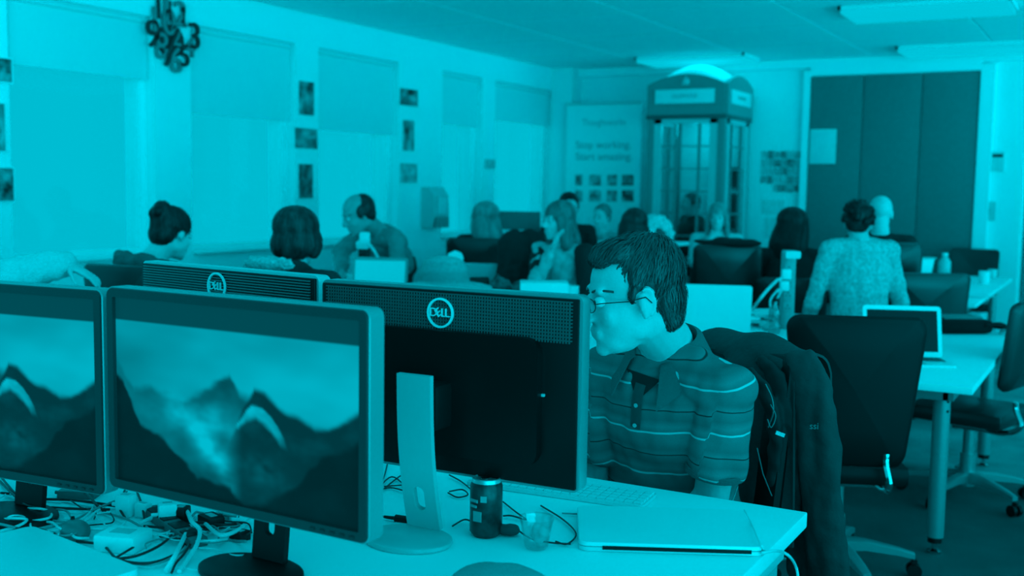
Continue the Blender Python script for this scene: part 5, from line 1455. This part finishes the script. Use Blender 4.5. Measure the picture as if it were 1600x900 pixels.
# polo collar, open at the front
NB = J['N']; ctr = NB-axu*.022
up = (axu+fM*-.10).normalized(); ff = (fM-up*fM.dot(up)).normalized(); ll = up.cross(ff)
if ll.dot(lM) < 0: ll = -ll
bm = BM(); rows = []; n = 40
for k in range(n+1):
    a = math.radians(28+ (360-56)*k/n)                    # from front-left round the back to front-right
    d = ff*math.cos(a)+ll*math.sin(a); fr_ = max(0, math.cos(a))**2
    bk = max(0, -math.cos(a))
    r0 = .069+.016*fr_; top = ctr+d*r0*1.0+up*(.045+.012*bk-.055*fr_)
    mid = ctr+d*(r0+.014)+up*(.040+.010*bk-.055*fr_)
    low = ctr+d*(r0+.044+.022*fr_)+up*(-.012-.100*fr_)
    inn = ctr+d*(r0-.002)+up*(-.005-.085*fr_)
    rows.append([bm.verts.new(p) for p in (inn, top, mid, low)])
for a, b in zip(rows, rows[1:]):
    for j in range(3): bm.faces.new((a[j], a[j+1], b[j+1], b[j]))
bmesh.ops.recalc_face_normals(bm, faces=bm.faces); bmesh.ops.solidify(bm, geom=bm.faces[:], thickness=.003)
bmesh.ops.translate(bm, verts=bm.verts, vec=-org); obj('collar', bm, COLLAR, body, angle=60)
# placket and undershirt edge laid on the chest
bvh = BVHTree.FromPolygons([v.co+org for v in shirt.data.vertices], [p.vertices for p in shirt.data.polygons])
def lay(pts, half, sdir, th=.003):
    bm = BM(); rows = []
    for p in pts:
        g = bvh.ray_cast(p+ff*.4, -ff)
        if g[0] is None: continue
        rows.append([bm.verts.new(g[0]+g[1]*th-sdir*half), bm.verts.new(g[0]+g[1]*(th+.002)), bm.verts.new(g[0]+g[1]*th+sdir*half)])
    for a, b in zip(rows, rows[1:]):
        for j in range(2): bm.faces.new((a[j], a[j+1], b[j+1], b[j]))
    bmesh.ops.solidify(bm, geom=bm.faces[:], thickness=.002); bmesh.ops.translate(bm, verts=bm.verts, vec=-org); return bm
obj('placket', lay([ctr-up*(.05+.012*k) for k in range(10)], .015, ll), mat('polo_placket', .13, .9), body)
for k in range(2):
    g = bvh.ray_cast(ctr-up*(.10+.05*k)+ff*.4, -ff)
    if g[0]: bm = BM(); cyl(bm, g[0]+g[1]*.006-org, .005, .003, 12, axis=g[1]); obj('button', bm, SILVER, body)
# chest opening: skin colour triangle with dark undershirt
bm = BM(); A_ = []
for k in range(7):
    t = k/6; w_ = .045*(1-t)+.006
    g = bvh.ray_cast(ctr-up*(.028+.055*t)+ff*.4, -ff)
    if g[0]: A_.append([bm.verts.new(g[0]+g[1]*.0015-ll*w_), bm.verts.new(g[0]+g[1]*.004), bm.verts.new(g[0]+g[1]*.0015+ll*w_)])
for a, b in zip(A_, A_[1:]):
    for j in range(2): bm.faces.new((a[j], a[j+1], b[j+1], b[j]))
bmesh.ops.solidify(bm, geom=bm.faces[:], thickness=.0015); bmesh.ops.translate(bm, verts=bm.verts, vec=-org); obj('undershirt', bm, mat('undershirt', .035, .9), body)
# sleeve hems
for k in (0, 1):
    dd = (J['E'][k]-J['S'][k]).normalized(); e = J['S'][k]+(J['E'][k]-J['S'][k])*.60+dd*.040; a_, b_ = frame_of(dd); n = 28
    bm = BM(); rings = [[e+dd*z+(a_*math.cos(2*PI*q/n)+b_*math.sin(2*PI*q/n))*r*sM-org for q in range(n)] for z, r in ((-.008, .0655), (-.006, .068), (.008, .068), (.010, .064))]
    skin_rings(bm, rings, cap=False); obj('sleeve_hem', bm, COLLAR, body)

# his chair with the dark jacket over it
fC = cdir(-.89, -.46); bc = RGT*.625+FWD*2.80
cpos = bc+fC*.285
office_chair('black office chair of the man in the polo shirt, hung with a dark jacket', (cpos.x, cpos.y, 0), yaw_of(fC), back=(.42, .44, .60, 1.085), arms=True, lean=-.10, rot=.2, seat_z=.47)
JKT = mat('jacket_cloth', .042, .75, spec=.3, var=.012, vscale=5, bump=.25, bscale=60)
lC = V((-fC.y, fC.x, 0))          # towards the camera-right end of the back
if lC.dot(FWD) > 0: lC = -lC
jo = V((bc.x, bc.y, 0))
t = thing('jacket', 'dark zipped jacket draped over the back of the man\'s chair', 'jacket', jo)
bm = BM(); rows = []; nu = 46; nv = 60
def jpt(u, v):
    # v 0..1: from the hem in front of the back, over the top, down behind; u -1..1 along the width
    wid = .225+.045*abs(v-.45)
    topz = 1.115-.028*u*u-.0*u
    if v < .40: q = v/.40; z = .62+(topz-.05-.62)*q; y = .052+.012*math.sin(6*u+3*v)
    elif v < .60:
        a = (v-.40)/.20*PI; y = .052*math.cos(a); z = topz-.05+.05*math.sin(a)
    else: q = (v-.60)/.40; z = topz-.05-(topz-.05-.52)*q; y = -.055-.05*q
    y += .010*math.sin(9*u+1.3)*(abs(v-.5)*2)+.006*math.sin(17*u+5*v)*(abs(v-.5)*2)
    x = u*wid
    return lC*x+fC*(y-.0+.10*(z-1.0)*-.6)+V((0, 0, z+.006*math.sin(7*u)))
for j in range(nv+1):
    rows.append([bm.verts.new(jpt(-1+2*i/nu, j/nv)) for i in range(nu+1)])
for a, b in zip(rows, rows[1:]):
    for i in range(nu): bm.faces.new((a[i], a[i+1], b[i+1], b[i]))
bmesh.ops.recalc_face_normals(bm, faces=bm.faces); bmesh.ops.solidify(bm, geom=bm.faces[:], thickness=.006)
obj('jacket_body', bm, JKT, t)
def wpt(px, py, d): return Wd(px, py, d)-jo
bm = BM()
for pts, rs in (([(1250, 553, 2.60), (1266, 610, 2.57), (1277, 700, 2.555), (1286, 800, 2.55), (1296, 915, 2.545)], [.040, .060, .066, .064, .062]),
                ([(1236, 600, 2.66), (1240, 660, 2.65), (1246, 740, 2.65), (1250, 800, 2.65), (1256, 900, 2.65)], [.03, .045, .05, .05, .045])):
    P_ = spline([wpt(*q) for q in pts], 5); rr = [interp([(k/(len(rs)-1), r) for k, r in enumerate(rs)], i/(len(P_)-1)) for i in range(len(P_))]
    eloft(bm, [(p, r*1.0, r*.55) for p, r in zip(P_, rr)], lC, 18)
me = remesh(bm, .007, 3, lambda p: .010*noi((p[0], p[1], p[2]*.25), 26)+.004*noi(p, 30)); obj('sleeve', me, JKT, t)
bm = BM()                                                   # inner front edge with collar rolls
for pts, rs in (([(1170, 580, 2.62), (1190, 600, 2.60), (1206, 640, 2.59), (1212, 690, 2.59), (1206, 760, 2.60)], [.018, .024, .026, .024, .02]),
                ([(1185, 560, 2.66), (1215, 590, 2.62), (1228, 650, 2.60), (1236, 700, 2.60), (1240, 800, 2.61)], [.02, .03, .035, .035, .03])):
    eloft(bm, [(wpt(*q), r, r*.5) for q, r in zip(pts, rs)], lC, 16)
me = remesh(bm, .006, 3, lambda p: .006*noi(p, 35)); obj('front_edge', me, mat('jacket_lining', .012, .8), t)
bm = BM(); tube(bm, spline([wpt(1196, 600, 2.555), wpt(1206, 622, 2.55), wpt(1208, 645, 2.55), wpt(1200, 668, 2.55)]), .0022, 6); obj('zip', bm, mat('zip_metal', .10, .35, metal=.6), t)
bm = BM(); box(bm, wpt(1219, 678, 2.545), (.022, .005, .009), Matrix.Rotation(YAW, 3, 'Z') @ Matrix.Rotation(.35, 3, 'Y')); obj('zip_pull', bm, SILVER, t)
bm = BM(); tube(bm, spline([wpt(1204, 632, 2.54), wpt(1212, 650, 2.54), wpt(1205, 668, 2.54), wpt(1199, 655, 2.54)]), .0014, 6); obj('drawstring', bm, mat('cord_grey', .14, .6), t)
bm = BM(); tube(bm, [wpt(1183, 700, 2.57), wpt(1192, 740, 2.57), wpt(1206, 775, 2.56)], .0014, 6); obj('cord', bm, mat('cord_grey', .14, .6), t)
me = text_mesh('ssi', .022, .0008); me.transform(Matrix.Translation(wpt(1272, 666, 2.497)) @ Matrix.Rotation(YAW, 4, 'Z') @ Matrix.Rotation(PI/2, 4, 'X')); obj('small_mark', me, mat('jacket_mark', .12, .6), t, False)

# ---------------------------------------------------- everybody else
def P_(px, py, d): return Wd(px, py, d)
BLOND = hair_mat('blonde_hair', .33, .10); BLOND2 = hair_mat('dark_blonde_hair', .20, .08); DKH = hair_mat('dark_hair', .018, .012); BLKH = hair_mat('black_hair', .008, .005)
K1 = mat('hoodie_cloth', .10, .9, var=.03, vscale=10, bump=.3, bscale=70); K2 = mat('black_jacket', .020, .8, bump=.2, bscale=70)
K3 = mat('grey_shirt', .27, .85, var=.05, vscale=12, bump=.2); K4 = mat('pale_knit', .66, .95, var=.05, vscale=120, bump=.8, bscale=170, stretch=(1, 1, 1))
K5 = mat('tweed_cloth', .50, .95, var=.17, vscale=55, bump=.6, bscale=90); K6 = mat('black_suit', .010, .8); K7 = mat('pale_blouse', .60, .85, var=.05, vscale=12); K8 = mat('dark_top', .012, .85)
K9 = mat('scarf_pale', .50, .9, var=.12, vscale=22)
# woman with a bun
Jb = seated(P_(269, 366, 5.15), cdir(.62, .78), cdir(.52, .85), .98, .14, ('desk', 'desk'), 14, nk=(.05, .05))
b_, o_, _, _ = person('woman with dark hair in a bun and a grey hooded top, seen from behind', Jb, K1, 'bun', DKH, SKL, seed=11, hn=1400, top_name='hooded_top', top_amp=.010)
bm = BM(); N_ = Jb['N']; f_, l_ = Jb['f'], Jb['l']
eloft(bm, [(N_-f_*.02+l_*.12-Zu*.01, .03, .03), (N_-f_*.10+l_*.07+Zu*.02, .045, .05), (N_-f_*.13-Zu*.01, .05, .06), (N_-f_*.10-l_*.07+Zu*.02, .045, .05), (N_-f_*.02-l_*.12-Zu*.01, .03, .03)], Zu, 14)
cloth(bm, .008, o_, K1, 'hood', b_, .012, 22, 3, 2)
# bob-haired woman
Jb = seated(P_(466, 372, 4.75), cdir(.35, .95), cdir(.45, .9), 1.03, .10, ('desk', 'wide'), 6)
b_, o_, _, _ = person('woman with a short dark bob in a black jacket, seen from behind', Jb, K2, 'bob', hair_mat('bob_hair', .045, .035), SKL, seed=13, hn=2200, top_name='jacket')
bm = BM(); N_ = Jb['N']; f_, l_ = Jb['f'], Jb['l']
eloft(bm, [(N_+l_*.07+f_*.04-Zu*.01, .014, .03), (N_+l_*.06-f_*.04+Zu*.02, .014, .035), (N_-f_*.075+Zu*.03, .016, .04), (N_-l_*.06-f_*.04+Zu*.02, .014, .035), (N_-l_*.07+f_*.04-Zu*.01, .014, .03)], f_, 12)
cloth(bm, .006, o_, K2, 'collar', b_, .003, 22, 3, 1)
chb = chair_for(Jb, 'office chair of the bob-haired woman, hidden behind the ridged monitor')
sc1 = P_(420, 412, 4.45); crumple('frayed pale scarf on the chair back behind the bob-haired woman', (sc1.x, sc1.y, sc1.z-.035), (.12, .05, .03), mat('frayed_pale', .45, .95, var=.15, vscale=60, bump=.8), 14, .25, 40, 'scarf', 'scarf', 5)
# bending man
Hb = P_(560, 336, 7.45); fb_ = cdir(-.62, -.78); lb = V((-fb_.y, fb_.x, 0)); Nb = P_(590, 362, 7.66); Pb = P_(614, 410, 8.0)
ank = [V((Pb.x, Pb.y, .092))+lb*.10*k-fb_*.02 for k in (1, -1)]
Jx = dict(H=Hb, R=head_basis(cdir(-.9, -.45), 24), N=Nb, P=Pb, f=fb_, l=lb, S=[Nb-Zu*.04+lb*.18*k for k in (1, -1)],
     E=[P_(622, 405, 7.5), P_(532, 392, 7.55)], W=[P_(600, 436, 7.25), P_(536, 428, 7.25)], hd=[cdir(-.5, -.8), cdir(0, -1)], hn=[-Zu, -Zu], hs=[-lb, lb],
     hip=[Pb+lb*.09*k-Zu*.03 for k in (1, -1)], knee=[Pb+lb*.10*k-Zu*.42+fb_*.03 for k in (1, -1)], ank=ank)
person('balding man in a grey shirt bending over the window table', Jx, K3, 'balding', hair_mat('brown_dark_hair', .03, .02), SKM, seed=17, s=1.14, hn=500, top_amp=.012)
# blonde near the windows
Jx = seated(P_(757, 341, 8.5), cdir(-.1, 1), cdir(-.5, .85), 1.0, .04, ('desk', 'desk'), 0)
person('long-haired blonde woman in a dark top near the windows', Jx, K8, 'long_full', BLOND, SKL, seed=19, hn=500)
# woman in the black cardigan, chin in hand
Jx = seated(P_(872, 346, 6.95), cdir(-.70, -.70), cdir(-.86, -.5), 1.10, .06, ('wide', (P_(838, 446, 6.75), P_(860, 396, 6.72))), 4)
b_, o_, _, _ = person('blonde woman in a black cardigan resting her chin on her hand', Jx, K9, 'long', BLOND2, SKL, seed=23, hn=1200, top_name='pale_scarf_top', top_amp=.014)
bm = BM(); N_, Pv_, f_, l_ = Jx['N'], Jx['P'], Jx['f'], Jx['l']; ax_ = N_-Pv_
eloft(bm, [(Pv_-f_*.045, .19, .11), (Pv_+ax_*.4-f_*.05, .185, .10), (Pv_+ax_*.7-f_*.045, .20, .10), (Pv_+ax_*.9-f_*.03, .15, .08)], l_, 22)
limb(bm, Jx['S'][0]+l_*.01, Jx['E'][0], .075, .066); limb(bm, Jx['E'][0], Jx['W'][0], .066, .048); limb(bm, Jx['S'][1]-f_*.01, Jx['S'][1]+(Jx['E'][1]-Jx['S'][1])*.6, .072, .06)
cloth(bm, .009, o_, K6, 'cardigan', b_, .006, 14, 2)
chair_for(Jx, 'office chair of the woman in the black cardigan')
# dark head behind her
Jx = seated(P_(889, 326, 8.9), cdir(0, -1), cdir(.1, -1), 1.0, .05, ('desk', 'desk'), 10)
person('dark-haired person mostly hidden behind the woman in the cardigan', Jx, K8, 'short', BLKH, SK, seed=29, hn=200)
chair_for(Jx, 'office chair of the dark-haired person behind the cardigan woman')
# blurred woman, hand to face, in front of the banner
Jx = seated(P_(940, 340, 10.5), cdir(-.3, -1), cdir(-.55, -.8), 1.05, .05, ('chin', 'desk'), 6)
person('person in pale clothes with a hand to the face, in front of the banner', Jx, mat('pale_blue_shirt', .42, .85), 'short', BLOND2, SKL, seed=31, hn=200)
chair_for(Jx, 'office chair of the person in front of the banner')
# dark-haired woman seen from behind
Jx = seated(P_(990, 356, 7.35), cdir(-.1, 1), cdir(-.25, 1), 1.05, .05, ('desk', 'desk'), 8)
person('woman with long dark hair seen from behind, above the man\'s head', Jx, mat('mid_grey_top', .10, .9), 'long', hair_mat('dark_brown_hair', .035, .025), SK, seed=37, hn=900)
chair_for(Jx, 'office chair of the woman with long dark hair above the man\'s head')
# woman facing us behind the counter
Jx = seated(P_(1121, 340, 9.95), cdir(-.12, -1), cdir(-.25, -1), 1.08, .0, ('cross', 'chin'), 8)
person('blonde woman in a pale blouse facing the camera in front of the phone box', Jx, K7, 'long', BLOND, SKL, seed=41, hn=300)
chair_for(Jx, 'office chair of the blonde woman in front of the phone box')
# person inside the phone box
pb = P_(1079, 320, 11.75); Jx = seated(V((pb.x, 11.16, pb.z)), cdir(-.8, -.3), cdir(-.9, -.3), .9, .0, ('lap', 'lap'), 0)
person('small dark figure sitting inside the phone box', Jx, K8, 'short', BLKH, SKM, seed=43, hn=150)
bm = BM(); cyl(bm, (0, 0, .24), .14, .12, 20); cyl(bm, (0, 0, .10), .04, .2, 12); P0 = Jx['P']; 
hz = P0.z-.115
t = thing('stool', 'round dark stool inside the phone box', 'stool', (P0.x, P0.y, .18)); bm.free()
bm = BM(); cyl(bm, (0, 0, hz-.18-.03), .15, .06, 20); obj('seat', bm, BLACKP, t); bm = BM(); cyl(bm, (0, 0, (hz-.24)/2), .03, hz-.24, 12); obj('leg', bm, STEEL, t)
# long dark hair woman
Jx = seated(P_(1240, 355, 7.35), cdir(.25, 1), cdir(.75, .65), 1.06, .05, ('desk', 'desk'), 8)
person('woman in black with very long dark hair, right of the glossy chair', Jx, K8, 'long_full', DKH, SKL, seed=47, hn=1400)
chair_for(Jx, 'office chair of the woman with very long dark hair')
# tweed jacket woman
Jx = seated(P_(1341, 350, 6.62), cdir(-.05, 1), cdir(.35, .95), 1.08, .04, ('side', 'side'), 4, tors=.52)
Jx['N'] = Jx['N']+Zu*.05; Jx['S'] = [q_+Zu*.04 for q_ in Jx['S']]
b_, o_, _, _ = person('woman with dark curly hair and a pale tweed jacket, seen from behind', Jx, K5, 'curly', BLKH, SK, seed=53, hn=900, top_name='tweed_jacket', girth=1.12, top_amp=.010)
P0 = Jx['P']; hz = P0.z-.13
t = thing('stool', 'backless dark stool under the woman in the tweed jacket', 'stool', (P0.x, P0.y, 0))
bm = BM(); cyl(bm, (0, 0, hz-.03), .17, .06, 24); obj('seat', bm, BLACKP, t)
bm = BM(); cyl(bm, (0, 0, hz/2-.02), .03, hz-.06, 12); cyl(bm, (0, 0, .015), .2, .03, 24); obj('pedestal', bm, STEEL, t)
# bald man
Jx = seated(P_(1376, 334, 7.4), cdir(.2, 1), cdir(.35, 1), 1.04, .05, ('desk', 'desk'), 4)
person('bald man in a dark suit beyond the woman in tweed', Jx, K6, None, hair_mat('grey_hair', .35, .08), SKL, seed=59, hn=100, top_name='suit_jacket')
chair_for(Jx, 'office chair of the bald man')
# arm in a pale jumper at the left edge
Hl = P_(-175, 330, 4.1); fl_ = cdir(.75, .66); ll_ = V((-fl_.y, fl_.x, 0))
Jx = seated(Hl, fl_, cdir(.6, .8), 1.0, .05, ('lap', 'lap'), 5)
Jx['E'][1] = P_(-10, 438, 3.85); Jx['W'][1] = P_(98, 412, 3.95); Jx['hd'][1] = (P_(128, 428, 3.95)-P_(98, 411, 3.95)).normalized(); Jx['hn'][1] = -Zu; Jx['hs'][1] = -FWD
Jx['S'][1] = P_(-120, 395, 3.80)
b_, o_, _, _ = person('person in a pale knitted jumper whose arm and hand reach in at the left edge', Jx, K4, 'short', BLOND2, SK, seed=61, hn=100, top_name='knitted_jumper', curl=.4, girth=1.05)
bm = BM(); limb(bm, Jx['S'][1], Jx['E'][1], .095, .085); limb(bm, Jx['E'][1], Jx['W'][1], .085, .052)
cloth(bm, .010, o_, K4, 'wide_sleeve', b_, .008, 20, 5)
chair_for(Jx, 'office chair of the person in the pale jumper, outside the picture')
# black jacket over the chair by the cardigan woman
c0 = chC.location; a_ = chC.rotation_euler.z; kz = chC.scale.z
t = thing('jacket', 'black jacket hung over the chair back left of the woman in the cardigan', 'jacket', (c0.x, c0.y, 0), a_)
bm = BM(); eloft(bm, [(V((0, -.27, .55)), .24, .06), (V((0, -.28, .75)), .235, .06), (V((.01, -.29, .95)), .215, .06), (V((0, -.30, 1.0*kz-.02)), .19, .055), (V((0, -.30, kz+.03)), .15, .04)], V((1, 0, 0)), 30)
me = remesh(bm, .012, 2, lambda p: .022*noi((p[0], p[1], p[2]*.3), 17)+.006*noi(p, 30)); obj('jacket_body', me, mat('black_jacket_cloth', .018, .8, bump=.2), t)
# dark jacket lying on top of the glossy chair
pj = P_(1137, 378, 7.2); crumple('dark jacket laid on top of the glossy chair back', (pj.x, pj.y, pj.z-.035), (.21, .05, .03), K8, 17, .2, 12, 'jacket', 'jacket', 4)
